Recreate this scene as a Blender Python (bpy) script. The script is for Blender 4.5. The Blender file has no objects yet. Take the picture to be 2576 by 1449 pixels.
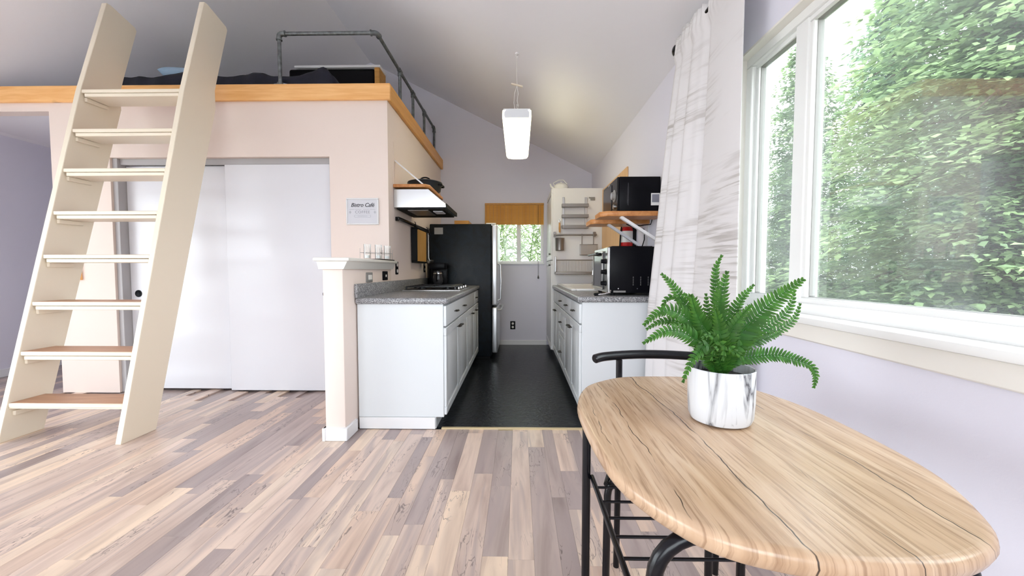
import bpy, bmesh, math, random
from mathutils import Vector, Matrix, Quaternion, noise as mnoise
random.seed(7)
S = bpy.context.scene
COL = S.collection
R = math.radians
# ------------------------------------------------------------------ camera
F, CX, CY, EYE = 1000.0, 1288.0, 724.5, 1.10          # pixels of the 2576x1449 frame; eye height in metres
YAW, PITCH = math.atan(17 / F), math.atan(45.5 / F)
fwd = Vector((-math.sin(YAW) * math.cos(PITCH), math.cos(YAW) * math.cos(PITCH), -math.sin(PITCH)))
rgt = Vector((math.cos(YAW), math.sin(YAW), 0))
upv = rgt.cross(fwd)
EYEP = Vector((0, 0, EYE))
cam = bpy.data.cameras.new('camera'); camo = bpy.data.objects.new('camera', cam); COL.objects.link(camo)
cam.sensor_fit = 'HORIZONTAL'; cam.sensor_width = 36.0; cam.lens = 36.0 * F / 2576.0
cam.clip_start = 0.02; cam.clip_end = 200
m3 = Matrix((rgt, upv, -fwd)).transposed()
camo.matrix_world = Matrix.Translation(EYEP) @ m3.to_4x4()
S.camera = camo
def at(px, py, x=None, y=None, z=None):
    """a photo pixel gives a direction; the plane it is met on gives the distance"""
    d = fwd + rgt * ((px - CX) / F) - upv * ((py - CY) / F)
    if x is not None: t = (x - EYEP.x) / d.x
    elif y is not None: t = (y - EYEP.y) / d.y
    else: t = (z - EYEP.z) / d.z
    return EYEP + d * t
# ------------------------------------------------------------------ sky and exposure
W = bpy.data.worlds.new('overcast_sky'); S.world = W; W.use_nodes = True
wn = W.node_tree.nodes; bg = wn['Background']
bg.inputs[0].default_value = (0.90, 0.95, 1.0, 1); bg.inputs[1].default_value = 8.0
S.view_settings.view_transform = 'Standard'; S.view_settings.look = 'None'
S.view_settings.gamma = 1.0; S.view_settings.use_curve_mapping = False
S.view_settings.exposure = 0.38
S.cycles.max_bounces = 12; S.cycles.diffuse_bounces = 7; S.cycles.glossy_bounces = 4
S.cycles.transmission_bounces = 6; S.cycles.transparent_max_bounces = 16
def portal(name, loc, rot, sx, sy):
    l = bpy.data.lights.new(name, 'AREA'); l.shape = 'RECTANGLE'; l.size = sx; l.size_y = sy
    l.cycles.is_portal = True
    o = bpy.data.objects.new(name, l); COL.objects.link(o); o.location = loc; o.rotation_euler = rot
    return o
XW, YB, XL, YR = 1.05, 5.80, -5.30, -2.40             # right wall, kitchen back wall, left wall, rear wall
YLF, ZD, XK = 3.46, 2.685, -1.13                      # loft front wall, loft deck, kitchen left wall
EAVE, SLOPE, XRIDGE = 2.48, 0.5, -2.125
def ceil_z(x): return EAVE + SLOPE * (XW - x) if x > XRIDGE else EAVE + SLOPE * (x - XL)
portal('portal_right', (1.02, 1.07, 1.5), (0, R(90), 0), 1.15, 1.75)
portal('portal_rear', (-1.3, YR + .03, 1.45), (R(90), 0, 0), 3.4, 1.75)
portal('portal_left', (XL + .03, .35, 1.155), (0, R(-90), 0), 2.2, 4.5)
portal('portal_kitchen', (-0.06, YB - .03, 1.62), (R(-90), 0, 0), 0.85, 0.9)

# ------------------------------------------------------------------ materials
MATS = {}
def nodes_of(name):
    m = bpy.data.materials.new(name); m.use_nodes = True
    nt = m.node_tree; b = nt.nodes['Principled BSDF']
    return m, nt, b
def inp(b, k, v):
    b.inputs[k].default_value = v
def plain(name, col, rough=.5, metal=0, spec=.5, bump=0, bscale=60, var=0, vscale=6, coat=0, trans=0, ior=1.45, emis=None, estr=0, alpha=1):
    m, nt, b = nodes_of(name)
    inp(b, 'Base Color', (*col, 1)); inp(b, 'Roughness', rough); inp(b, 'Metallic', metal)
    inp(b, 'Specular IOR Level', spec); inp(b, 'Coat Weight', coat); inp(b, 'Transmission Weight', trans); inp(b, 'IOR', ior)
    if emis: inp(b, 'Emission Color', (*emis, 1)); inp(b, 'Emission Strength', estr)
    if bump or var:
        tc = nt.nodes.new('ShaderNodeTexCoord')
    if var:
        n = nt.nodes.new('ShaderNodeTexNoise'); n.inputs['Scale'].default_value = vscale; n.inputs['Detail'].default_value = 5
        nt.links.new(tc.outputs['Object'], n.inputs['Vector'])
        r = nt.nodes.new('ShaderNodeValToRGB')
        r.color_ramp.elements[0].position = .3; r.color_ramp.elements[1].position = .7
        r.color_ramp.elements[0].color = (*[c * (1 - var) for c in col], 1)
        r.color_ramp.elements[1].color = (*[min(1, c * (1 + var)) for c in col], 1)
        nt.links.new(n.outputs['Fac'], r.inputs[0]); nt.links.new(r.outputs[0], b.inputs['Base Color'])
    if bump:
        n2 = nt.nodes.new('ShaderNodeTexNoise'); n2.inputs['Scale'].default_value = bscale; n2.inputs['Detail'].default_value = 4
        nt.links.new(tc.outputs['Object'], n2.inputs['Vector'])
        bp = nt.nodes.new('ShaderNodeBump'); bp.inputs['Strength'].default_value = bump; bp.inputs['Distance'].default_value = .01
        nt.links.new(n2.outputs['Fac'], bp.inputs['Height']); nt.links.new(bp.outputs[0], b.inputs['Normal'])
    MATS[name] = m
    return m
def wood(name, c1, c2, scale=(6, 60, 60), rough=.5, dark=None, knots=False):
    """straight grained wood; scale is the stretch of the grain (small number = along the grain)"""
    m, nt, b = nodes_of(name)
    tc = nt.nodes.new('ShaderNodeTexCoord'); mp = nt.nodes.new('ShaderNodeMapping'); mp.inputs['Scale'].default_value = scale
    nt.links.new(tc.outputs['Object'], mp.inputs[0])
    n = nt.nodes.new('ShaderNodeTexNoise'); n.inputs['Scale'].default_value = 1; n.inputs['Detail'].default_value = 6; n.inputs['Distortion'].default_value = .6
    nt.links.new(mp.outputs[0], n.inputs['Vector'])
    r = nt.nodes.new('ShaderNodeValToRGB'); e = r.color_ramp.elements
    e[0].position = .33; e[0].color = (*c1, 1); e[1].position = .66; e[1].color = (*c2, 1)
    nt.links.new(n.outputs['Fac'], r.inputs[0])
    out = r.outputs[0]
    if knots:
        v = nt.nodes.new('ShaderNodeTexVoronoi'); v.inputs['Scale'].default_value = 1
        mp2 = nt.nodes.new('ShaderNodeMapping'); mp2.inputs['Scale'].default_value = [max(2.2, s * .06) for s in scale]
        nt.links.new(tc.outputs['Object'], mp2.inputs[0]); nt.links.new(mp2.outputs[0], v.inputs['Vector'])
        kr = nt.nodes.new('ShaderNodeValToRGB'); kr.color_ramp.elements[0].position = .03; kr.color_ramp.elements[1].position = .12
        nt.links.new(v.outputs['Distance'], kr.inputs[0])
        mx = nt.nodes.new('ShaderNodeMix'); mx.data_type = 'RGBA'
        mx.inputs['A'].default_value = (c1[0] * .35, c1[1] * .3, c1[2] * .25, 1)
        nt.links.new(kr.outputs[0], mx.inputs['Factor']); nt.links.new(out, mx.inputs['B']); out = mx.outputs['Result']
    nt.links.new(out, b.inputs['Base Color']); inp(b, 'Roughness', rough)
    bp = nt.nodes.new('ShaderNodeBump'); bp.inputs['Strength'].default_value = .08; bp.inputs['Distance'].default_value = .005
    nt.links.new(n.outputs['Fac'], bp.inputs['Height']); nt.links.new(bp.outputs[0], b.inputs['Normal'])
    MATS[name] = m
    return m
plain('lavender', (.70, .685, .765), .75, bump=.05, bscale=180)
plain('ceiling', (.82, .81, .85), .85, bump=.05, bscale=150)
plain('peach', (.79, .68, .62), .75, bump=.05, bscale=180)
plain('hallwall', (.40, .36, .42), .8, bump=.05, bscale=180)
plain('white', (.78, .78, .79), .35)
plain('whitegloss', (.72, .725, .765), .22)
plain('trimwhite', (.76, .745, .70), .4)
plain('vinyl', (.78, .78, .77), .3)
plain('cream', (.79, .71, .575), .45, bump=.04, bscale=120)
plain('reveal', (.76, .73, .68), .6)
plain('cabwhite', (.68, .71, .73), .3)
plain('black', (.004, .004, .006), .35, spec=.14)
plain('blackmetal', (.005, .005, .007), .22, spec=.35)
plain('blackmatte', (.010, .010, .011), .6, spec=.2)
plain('pipe', (.16, .175, .18), .45, metal=.85, var=.35, vscale=30)
plain('steel', (.62, .62, .62), .28, metal=1)
plain('darksteel', (.30, .28, .27), .4, metal=.9)
plain('chrome', (.75, .75, .76), .12, metal=1)
plain('doorsteel', (.66, .68, .70), .32, metal=.8)
plain('darkpull', (.06, .055, .05), .35, metal=.7)
plain('navy', (.010, .011, .022), .9, bump=.3, bscale=25, var=.4, vscale=9)
plain('paleblue', (.30, .42, .56), .9)
plain('red', (.50, .012, .012), .3)
plain('paper', (.78, .78, .76), .6)
plain('frameshade', (.42, .41, .42), .5)  # grey darkened to carry the shade on the closet header
plain('greypaper', (.62, .62, .66), .6)
plain('ink', (.02, .02, .025), .6)
plain('greyink', (.22, .22, .26), .6)
plain('paleink', (.45, .46, .50), .6)
plain('porcelain', (.84, .83, .80), .15)
plain('soil', (.015, .012, .010), .9, bump=.6, bscale=60)
plain('cord', (.80, .79, .76), .6)
plain('diffuser', (.9, .88, .75), .4, emis=(1.0, .92, .58), estr=5.5)
plain('fixwhite', (.80, .83, .88), .4)
plain('bark', (.07, .05, .038), .95, bump=.8, bscale=20)
plain('brass', (.62, .50, .30), .35, metal=.3)
plain('pan', (.035, .042, .05), .35, metal=.6)
plain('windowscreen', (.03, .03, .035), .12, spec=.4)
plain('plastic', (.82, .80, .76), .5)
plain('greyplate', (.27, .26, .25), .4)
plain('panewhite', (.55, .60, .66), .2)
wood('pine', (.80, .40, .13), (.92, .54, .22), (3, 3, 34), .4, knots=True)
wood('piney', (.62, .29, .06), (.74, .38, .10), (3, 3, 34), .4)
wood('shelfwood', (.45, .17, .045), (.60, .27, .09), (30, 4, 40), .35)
wood('treadwood', (.40, .20, .11), (.52, .28, .16), (3, 40, 40), .4)
wood('boardwood', (.55, .30, .08), (.66, .38, .13), (40, 40, 4), .45)
wood('boxwood', (.48, .22, .04), (.62, .31, .07), (4, 40, 40), .5)
wood('bambooslat', (.66, .30, .035), (.80, .40, .06), (6, 40, 40), .5)
wood('panelwood', (.66, .40, .19), (.74, .48, .26), (40, 40, 3), .5)
wood('handlewood', (.50, .25, .07), (.60, .33, .12), (60, 60, 8), .5)
def math_node(nt, op, a, b=None, c=None):
    n = nt.nodes.new('ShaderNodeMath'); n.operation = op
    for i, v in enumerate((a, b, c)):
        if v is None: continue
        if isinstance(v, (int, float)): n.inputs[i].default_value = v
        else: nt.links.new(v, n.inputs[i])
    return n.outputs[0]
def ramp(nt, fac, stops, interp='LINEAR'):
    r = nt.nodes.new('ShaderNodeValToRGB'); cr = r.color_ramp; cr.interpolation = interp
    while len(cr.elements) < len(stops): cr.elements.new(.5)
    for e, (p, c) in zip(cr.elements, stops): e.position = p; e.color = (*c, 1)
    nt.links.new(fac, r.inputs[0]); return r.outputs[0]
def mixc(nt, fac, a, b, mode='MIX'):
    m = nt.nodes.new('ShaderNodeMix'); m.data_type = 'RGBA'; m.blend_type = mode
    for k, v in (('Factor', fac), ('A', a), ('B', b)):
        if isinstance(v, (int, float)): m.inputs[k].default_value = v
        elif isinstance(v, tuple): m.inputs[k].default_value = (*v, 1)
        else: nt.links.new(v, m.inputs[k])
    return m.outputs['Result']
def noise_tex(nt, vec, scale=1, detail=4, dist=0):
    n = nt.nodes.new('ShaderNodeTexNoise'); n.inputs['Scale'].default_value = scale
    n.inputs['Detail'].default_value = detail; n.inputs['Distortion'].default_value = dist
    nt.links.new(vec, n.inputs['Vector']); return n.outputs['Fac']
def mapped(nt, vec, scale, off=None):
    mp = nt.nodes.new('ShaderNodeMapping'); mp.inputs['Scale'].default_value = scale
    nt.links.new(vec, mp.inputs[0])
    if off is not None: nt.links.new(off, mp.inputs['Location'])
    return mp.outputs[0]
def plank_material():
    m, nt, b = nodes_of('plank')
    tc = nt.nodes.new('ShaderNodeTexCoord'); oi = nt.nodes.new('ShaderNodeObjectInfo'); ge = nt.nodes.new('ShaderNodeNewGeometry')
    rnd = math_node(nt, 'FRACT', math_node(nt, 'ADD', oi.outputs['Random'], ge.outputs['Random Per Island']))
    off = nt.nodes.new('ShaderNodeCombineXYZ')
    nt.links.new(math_node(nt, 'MULTIPLY', rnd, 91.0), off.inputs[0]); nt.links.new(math_node(nt, 'MULTIPLY', rnd, 53.0), off.inputs[1])
    P = tc.outputs['Object']
    base = ramp(nt, rnd, [(0, (.70, .55, .46)), (.16, (.76, .60, .47)), (.30, (.62, .49, .42)), (.44, (.44, .355, .33)),
                          (.58, (.36, .29, .275)), (.70, (.66, .50, .40)), (.82, (.41, .33, .31)), (.92, (.72, .58, .47))], 'CONSTANT')
    g = noise_tex(nt, mapped(nt, P, (16, 1.6, 1), off.outputs[0]), 1, 5, .5)
    c = mixc(nt, 1.0, base, ramp(nt, g, [(.28, (.70, .66, .66)), (.5, (1, 1, 1)), (.75, (1.16, 1.13, 1.1))]), 'MULTIPLY')
    st = noise_tex(nt, mapped(nt, P, (9, .9, 1), off.outputs[0]), 1, 3, 1.2)
    c = mixc(nt, ramp(nt, st, [(.50, (0, 0, 0)), (.62, (.65, .65, .65))]), c, (.37, .30, .29))
    sp = noise_tex(nt, mapped(nt, P, (26, 4.5, 1), off.outputs[0]), 1, 3, 1.5)
    line = ramp(nt, math_node(nt, 'ABSOLUTE', math_node(nt, 'SUBTRACT', sp, .5)), [(0, (1, 1, 1)), (.010, (.8, .8, .8)), (.022, (0, 0, 0))])
    mask = noise_tex(nt, mapped(nt, P, (5, 1.6, 1), off.outputs[0]), 1, 2, 0)
    mk = ramp(nt, mask, [(.53, (0, 0, 0)), (.60, (.8, .8, .8))])
    c = mixc(nt, mixc(nt, 1.0, line, mk, 'MULTIPLY'), c, (.13, .10, .095))
    nt.links.new(c, b.inputs['Base Color']); inp(b, 'Roughness', .30); inp(b, 'Specular IOR Level', .45)
    bp = nt.nodes.new('ShaderNodeBump'); bp.inputs['Strength'].default_value = .06; bp.inputs['Distance'].default_value = .004
    nt.links.new(g, bp.inputs['Height']); nt.links.new(bp.outputs[0], b.inputs['Normal'])
    MATS['plank'] = m
plank_material()
def table_material():
    m, nt, b = nodes_of('tabletop')
    tc = nt.nodes.new('ShaderNodeTexCoord'); P = tc.outputs['Object']
    g = noise_tex(nt, mapped(nt, P, (34, 2.0, 1.5)), 1, 6, .9)
    c = ramp(nt, g, [(.25, (.36, .225, .135)), (.42, (.50, .335, .21)), (.58, (.57, .40, .265)), (.78, (.64, .475, .33))])
    big = noise_tex(nt, mapped(nt, P, (11, 1.5, 1)), 1, 3, .8)
    c = mixc(nt, ramp(nt, big, [(.54, (0, 0, 0)), (.72, (.45, .45, .45))]), c, (.40, .27, .19))
    fl = noise_tex(nt, mapped(nt, P, (210, 9, 6)), 1, 3, .3)
    c = mixc(nt, ramp(nt, fl, [(.52, (0, 0, 0)), (.68, (.60, .60, .60))]), c, (.24, .135, .075))
    sx = nt.nodes.new('ShaderNodeSeparateXYZ'); nt.links.new(P, sx.inputs[0])
    wob = noise_tex(nt, mapped(nt, P, (2, 5, 2)), 1, 4)
    crk = None
    for x0, wd, lo in ((-.200, .0011, .45), (-.075, .0016, .30), (.045, .0010, .50), (.165, .0012, .42), (-.262, .0009, .5)):
        dx = math_node(nt, 'ABSOLUTE', math_node(nt, 'SUBTRACT', math_node(nt, 'ADD', sx.outputs[0], math_node(nt, 'MULTIPLY', math_node(nt, 'SUBTRACT', wob, .5), .055)), x0))
        l = ramp(nt, math_node(nt, 'DIVIDE', dx, wd), [(.5, (1, 1, 1)), (1, (0, 0, 0))])
        mk = ramp(nt, noise_tex(nt, mapped(nt, P, (1, 4.5, 1), None), 1 + 7 * abs(x0), 2), [(lo, (0, 0, 0)), (lo + .1, (.95, .95, .95))])
        l = mixc(nt, 1.0, l, mk, 'MULTIPLY')
        crk = l if crk is None else mixc(nt, 1.0, crk, l, 'LIGHTEN')
    c = mixc(nt, crk, c, (.035, .022, .015))
    nt.links.new(c, b.inputs['Base Color']); inp(b, 'Roughness', .27)
    bp = nt.nodes.new('ShaderNodeBump'); bp.inputs['Strength'].default_value = .12; bp.inputs['Distance'].default_value = .003
    nt.links.new(fl, bp.inputs['Height']); nt.links.new(bp.outputs[0], b.inputs['Normal'])
    MATS['tabletop'] = m
table_material()
def granite():
    m, nt, b = nodes_of('granite')
    tc = nt.nodes.new('ShaderNodeTexCoord'); P = tc.outputs['Object']
    n = noise_tex(nt, P, 130, 4, 0); n2 = noise_tex(nt, P, 45, 3, 0)
    c = ramp(nt, n, [(.36, (.07, .07, .08)), (.47, (.22, .22, .23)), (.56, (.36, .36, .37)), (.66, (.55, .55, .56))])
    c = mixc(nt, ramp(nt, n2, [(.45, (0, 0, 0)), (.6, (.5, .5, .5))]), c, (.17, .17, .18))
    nt.links.new(c, b.inputs['Base Color']); inp(b, 'Roughness', .28)
    MATS['granite'] = m
granite()
def kitchen_floor():
    m, nt, b = nodes_of('blackvinyl')
    tc = nt.nodes.new('ShaderNodeTexCoord'); P = tc.outputs['Object']
    n = noise_tex(nt, mapped(nt, P, (26, 34, 10)), 1, 4, .8)
    c = ramp(nt, n, [(.3, (.006, .007, .009)), (.7, (.014, .016, .021))])
    nt.links.new(c, b.inputs['Base Color']); inp(b, 'Roughness', .26); inp(b, 'Specular IOR Level', .22)
    bp = nt.nodes.new('ShaderNodeBump'); bp.inputs['Strength'].default_value = .6; bp.inputs['Distance'].default_value = .006
    nt.links.new(n, bp.inputs['Height']); nt.links.new(bp.outputs[0], b.inputs['Normal'])
    MATS['blackvinyl'] = m
kitchen_floor()
def fridge_side():
    m, nt, b = nodes_of('fridgeside')
    tc = nt.nodes.new('ShaderNodeTexCoord'); P = tc.outputs['Object']
    n = noise_tex(nt, P, 9, 6, 1.2)
    c = ramp(nt, n, [(.35, (.004, .005, .007)), (.7, (.008, .014, .020))])
    nt.links.new(c, b.inputs['Base Color'])
    nt.links.new(ramp(nt, n, [(.35, (.30, .30, .30)), (.7, (.42, .42, .42))]), b.inputs['Roughness']); inp(b, 'Specular IOR Level', .2)
    n2 = noise_tex(nt, P, 260, 2, 0)
    bp = nt.nodes.new('ShaderNodeBump'); bp.inputs['Strength'].default_value = .25; bp.inputs['Distance'].default_value = .003
    nt.links.new(n2, bp.inputs['Height']); nt.links.new(bp.outputs[0], b.inputs['Normal'])
    MATS['fridgeside'] = m
fridge_side()
def marble():
    m, nt, b = nodes_of('marble')
    tc = nt.nodes.new('ShaderNodeTexCoord'); P = tc.outputs['Object']
    n = noise_tex(nt, mapped(nt, P, (22, 22, 3.2)), 1, 6, 1.0)
    v = ramp(nt, math_node(nt, 'ABSOLUTE', math_node(nt, 'SUBTRACT', n, .53)), [(0, (1, 1, 1)), (.022, (.5, .5, .5)), (.075, (0, 0, 0))])
    mk = ramp(nt, noise_tex(nt, mapped(nt, P, (11, 11, 3)), 1, 2), [(.42, (.15, .15, .15)), (.54, (1, 1, 1))])
    c = mixc(nt, mixc(nt, 1.0, v, mk, 'MULTIPLY'), (.62, .63, .65), (.05, .05, .06))
    nt.links.new(c, b.inputs['Base Color']); inp(b, 'Roughness', .35)
    MATS['marble'] = m
marble()
def curtain_mat():
    m, nt, b = nodes_of('curtain')
    tc = nt.nodes.new('ShaderNodeTexCoord'); P = tc.outputs['Object']
    n = noise_tex(nt, mapped(nt, P, (2, 3, 60)), 1, 5, .5)
    big = noise_tex(nt, mapped(nt, P, (1, 1.2, 4.5)), 1, 3, .3)
    c = mixc(nt, ramp(nt, big, [(.45, (0, 0, 0)), (.62, (.8, .8, .8))]), (.68, .66, .67),
             ramp(nt, n, [(.38, (.36, .33, .31)), (.54, (.65, .63, .63))]))
    nt.links.new(c, b.inputs['Base Color']); inp(b, 'Roughness', .8)
    MATS['curtain'] = m
curtain_mat()
def glass_mat(name, tint=(1, 1, 1), refl=1.0, haze=0.0):
    m = bpy.data.materials.new(name); m.use_nodes = True; nt = m.node_tree
    nt.nodes.remove(nt.nodes['Principled BSDF']); out = nt.nodes['Material Output']
    t = nt.nodes.new('ShaderNodeBsdfTransparent'); t.inputs[0].default_value = (*tint, 1)
    g = nt.nodes.new('ShaderNodeBsdfGlossy'); g.inputs['Roughness'].default_value = .02
    fr = nt.nodes.new('ShaderNodeFresnel'); fr.inputs[0].default_value = 1.5
    mx = nt.nodes.new('ShaderNodeMixShader')
    nt.links.new(math_node(nt, 'MULTIPLY', fr.outputs[0], refl), mx.inputs[0])
    nt.links.new(t.outputs[0], mx.inputs[1]); nt.links.new(g.outputs[0], mx.inputs[2])
    res = mx.outputs[0]
    if haze:                                             # pale veil mixed into the pane, standing for its bright hazy reflections
        d = nt.nodes.new('ShaderNodeBsdfDiffuse'); d.inputs[0].default_value = (.80, .83, .84, 1)
        tr = nt.nodes.new('ShaderNodeBsdfTranslucent'); tr.inputs[0].default_value = (.80, .83, .84, 1)
        ad = nt.nodes.new('ShaderNodeMixShader'); ad.inputs[0].default_value = .5
        nt.links.new(d.outputs[0], ad.inputs[1]); nt.links.new(tr.outputs[0], ad.inputs[2])
        tc = nt.nodes.new('ShaderNodeTexCoord')
        hz = ramp(nt, noise_tex(nt, tc.outputs['Object'], 2.2, 3, .6), [(.35, (haze * .35,) * 3), (.7, (haze,) * 3)])
        m2 = nt.nodes.new('ShaderNodeMixShader'); nt.links.new(hz, m2.inputs[0])
        nt.links.new(res, m2.inputs[1]); nt.links.new(ad.outputs[0], m2.inputs[2]); res = m2.outputs[0]
    nt.links.new(res, out.inputs[0]); MATS[name] = m
glass_mat('glass', (.97, .99, .98), .35, .075)
glass_mat('clearglass', (.97, .98, .98), .45)
def leaf_mat(name, c1, c2, c3, trans=.35):
    m = bpy.data.materials.new(name); m.use_nodes = True; nt = m.node_tree
    b = nt.nodes['Principled BSDF']; out = nt.nodes['Material Output']
    tc = nt.nodes.new('ShaderNodeTexCoord'); at_ = nt.nodes.new('ShaderNodeAttribute'); at_.attribute_name = 'tip'
    ge = nt.nodes.new('ShaderNodeNewGeometry')
    n = noise_tex(nt, tc.outputs['Object'], 2.2, 3, 0)
    c = ramp(nt, n, [(.35, c1), (.65, c2)])
    c = mixc(nt, at_.outputs['Fac'], c, c3)
    c = mixc(nt, 1.0, c, ramp(nt, ge.outputs['Random Per Island'], [(0, (.7, .7, .7)), (1, (1.25, 1.25, 1.2))]), 'MULTIPLY')
    nt.links.new(c, b.inputs['Base Color']); inp(b, 'Roughness', .5); inp(b, 'Specular IOR Level', .22)
    t = nt.nodes.new('ShaderNodeBsdfTranslucent'); nt.links.new(c, t.inputs[0])
    mx = nt.nodes.new('ShaderNodeMixShader'); mx.inputs[0].default_value = trans
    nt.links.new(b.outputs[0], mx.inputs[1]); nt.links.new(t.outputs[0], mx.inputs[2]); nt.links.new(mx.outputs[0], out.inputs[0])
    MATS[name] = m
leaf_mat('needles', (.15, .23, .13), (.24, .33, .16), (.50, .64, .34), .5)
leaf_mat('needles2', (.14, .22, .16), (.21, .30, .20), (.40, .55, .37), .5)
leaf_mat('bamboo', (.16, .25, .10), (.30, .40, .20), (.60, .66, .45), .45)
leaf_mat('fern', (.010, .075, .012), (.024, .125, .015), (.095, .20, .020), .10)
plain('ground', (.13, .15, .07), .95, bump=.5, bscale=9, var=.5, vscale=1.2)
plain('bouncepale', (.72, .71, .69), .9, var=.08, vscale=3)  # pale colour for the added light-bouncing slab outside
plain('gravel', (.30, .28, .25), .95, bump=.5, bscale=30, var=.25, vscale=9)

# ------------------------------------------------------------------ mesh builder
class G:
    def __init__(s): s.v = []; s.f = []; s.att = None; s.flat = set()
    def add(s, vs, fs):
        n = len(s.v); s.v += [tuple(p) for p in vs]; s.f += [tuple(i + n for i in f) for f in fs]; return s
    def bm(s, bm):
        bm.verts.index_update()
        s.add([v.co[:] for v in bm.verts], [[v.index for v in f.verts] for f in bm.faces]); bm.free(); return s
    def box(s, x0, x1, y0, y1, z0, z1, bev=0, seg=1):
        x0, x1 = min(x0, x1), max(x0, x1); y0, y1 = min(y0, y1), max(y0, y1); z0, z1 = min(z0, z1), max(z0, z1)
        if bev:
            b = bmesh.new(); bmesh.ops.create_cube(b, size=1)
            for v in b.verts: v.co = ((x0 + x1) / 2 + v.co.x * (x1 - x0), (y0 + y1) / 2 + v.co.y * (y1 - y0), (z0 + z1) / 2 + v.co.z * (z1 - z0))
            bmesh.ops.bevel(b, geom=b.edges[:], offset=bev, segments=seg, affect='EDGES', profile=.5)
            b.normal_update(); k = len(s.f)                      # the six big faces stay flat, only the rounded edges are smooth
            s.flat.update(k + i for i, f in enumerate(b.faces) if max(abs(c) for c in f.normal) > .9999)
            return s.bm(b)
        return s.add([(x0, y0, z0), (x1, y0, z0), (x1, y1, z0), (x0, y1, z0), (x0, y0, z1), (x1, y0, z1), (x1, y1, z1), (x0, y1, z1)],
                     [(0, 3, 2, 1), (4, 5, 6, 7), (0, 1, 5, 4), (1, 2, 6, 5), (2, 3, 7, 6), (3, 0, 4, 7)])
    def prism(s, poly, axis, a0, a1, bev=0):
        """poly: 2D points; axis x: (y,z), y: (x,z), z: (x,y)"""
        def p3(p, a): return {'x': (a, p[0], p[1]), 'y': (p[0], a, p[1]), 'z': (p[0], p[1], a)}[axis]
        n = len(poly); vs = [p3(p, a0) for p in poly] + [p3(p, a1) for p in poly]
        fs = [tuple(range(n)), tuple(range(2 * n - 1, n - 1, -1))] + [(i, i + n, (i + 1) % n + n, (i + 1) % n) for i in range(n)]
        b = bmesh.new(); bv = [b.verts.new(v) for v in vs]
        for f in fs: b.faces.new([bv[i] for i in f])
        bmesh.ops.recalc_face_normals(b, faces=b.faces[:])
        if bev: bmesh.ops.bevel(b, geom=b.edges[:], offset=bev, segments=1, affect='EDGES')
        return s.bm(b)
    def tube(s, pts, r, n=10, caps=True, closed=False):
        pts = [Vector(p) for p in pts]; m = len(pts)
        rs = r if isinstance(r, (list, tuple)) else [r] * m
        t0 = (pts[1] - pts[0]).normalized()
        u = t0.orthogonal().normalized(); rings = []
        for i in range(m):
            if closed: t = (pts[(i + 1) % m] - pts[i - 1]).normalized()
            else: t = (pts[min(i + 1, m - 1)] - pts[max(i - 1, 0)]).normalized()
            u = (u - t * u.dot(t)).normalized(); w = t.cross(u)
            rings.append([pts[i] + (u * math.cos(a) + w * math.sin(a)) * rs[i] for a in [2 * math.pi * k / n for k in range(n)]])
        vs = [p for ring in rings for p in ring]; fs = []
        for i in range(m if closed else m - 1):
            j = (i + 1) % m
            for k in range(n):
                fs.append((i * n + k, i * n + (k + 1) % n, j * n + (k + 1) % n, j * n + k))
        if caps and not closed: fs += [tuple(range(n - 1, -1, -1)), tuple((m - 1) * n + k for k in range(n))]
        return s.add(vs, fs)
    def cyl(s, p, q, r, n=14, r2=None): return s.tube([p, q], [r, r if r2 is None else r2], n)
    def lathe(s, c, prof, n=28, axis='z'):
        """prof: (radius, height) from start to end, closed by caps where the radius is 0"""
        vs = []; fs = []; c = Vector(c)
        for r, h in prof:
            for k in range(n):
                a = 2 * math.pi * k / n; x, y = r * math.cos(a), r * math.sin(a)
                vs.append(c + Vector({'z': (x, y, h), 'x': (h, x, y), 'y': (y, h, x)}[axis]))
        for i in range(len(prof) - 1):
            for k in range(n):
                fs.append((i * n + k, i * n + (k + 1) % n, (i + 1) * n + (k + 1) % n, (i + 1) * n + k))
        fs += [tuple(range(n - 1, -1, -1)), tuple((len(prof) - 1) * n + k for k in range(n))]
        return s.add(vs, fs)
    def ball(s, c, r, n=12, sz=1):
        pr = [(max(.0005, r * math.sin(math.pi * i / n)), -r * sz * math.cos(math.pi * i / n)) for i in range(n + 1)]
        return s.lathe(c, pr, 2 * n)
    def mesh(s, name, mat, smooth=True, angle=40, origin=(0, 0, 0)):
        me = bpy.data.meshes.new(name); o = Vector(origin)
        me.from_pydata([(p[0] - o.x, p[1] - o.y, p[2] - o.z) for p in s.v], [], s.f)
        me.materials.append(MATS[mat] if isinstance(mat, str) else mat)
        if smooth:
            me.polygons.foreach_set('use_smooth', [i not in s.flat for i in range(len(me.polygons))]); me.set_sharp_from_angle(angle=R(angle))
        if s.att is not None:
            a = me.attributes.new('tip', 'FLOAT', 'POINT'); a.data.foreach_set('value', s.att)
        me.update(); return me
def wloc(o):
    v = Vector((0, 0, 0))
    while o is not None: v = v + o.location; o = o.parent
    return v
def part(name, g, mat, parent, label=None, smooth=True, angle=40):
    me = g.mesh(name, mat, smooth, angle, wloc(parent))
    o = bpy.data.objects.new(name, me); COL.objects.link(o); o.parent = parent
    if label: o['label'] = label
    return o
def tag(o, label, cat, group=None, kind=None):
    o['label'] = label; o['category'] = cat
    if group: o['group'] = group
    if kind: o['kind'] = kind
    return o
def single(name, g, mat, label, cat, group=None, kind=None, smooth=True, angle=40):
    xs, ys, zs = zip(*g.v); org = Vector(((min(xs) + max(xs)) / 2, (min(ys) + max(ys)) / 2, min(zs)))
    me = g.mesh(name, mat, smooth, angle, org)
    o = bpy.data.objects.new(name, me); COL.objects.link(o); o.location = org
    return tag(o, label, cat, group, kind)
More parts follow.
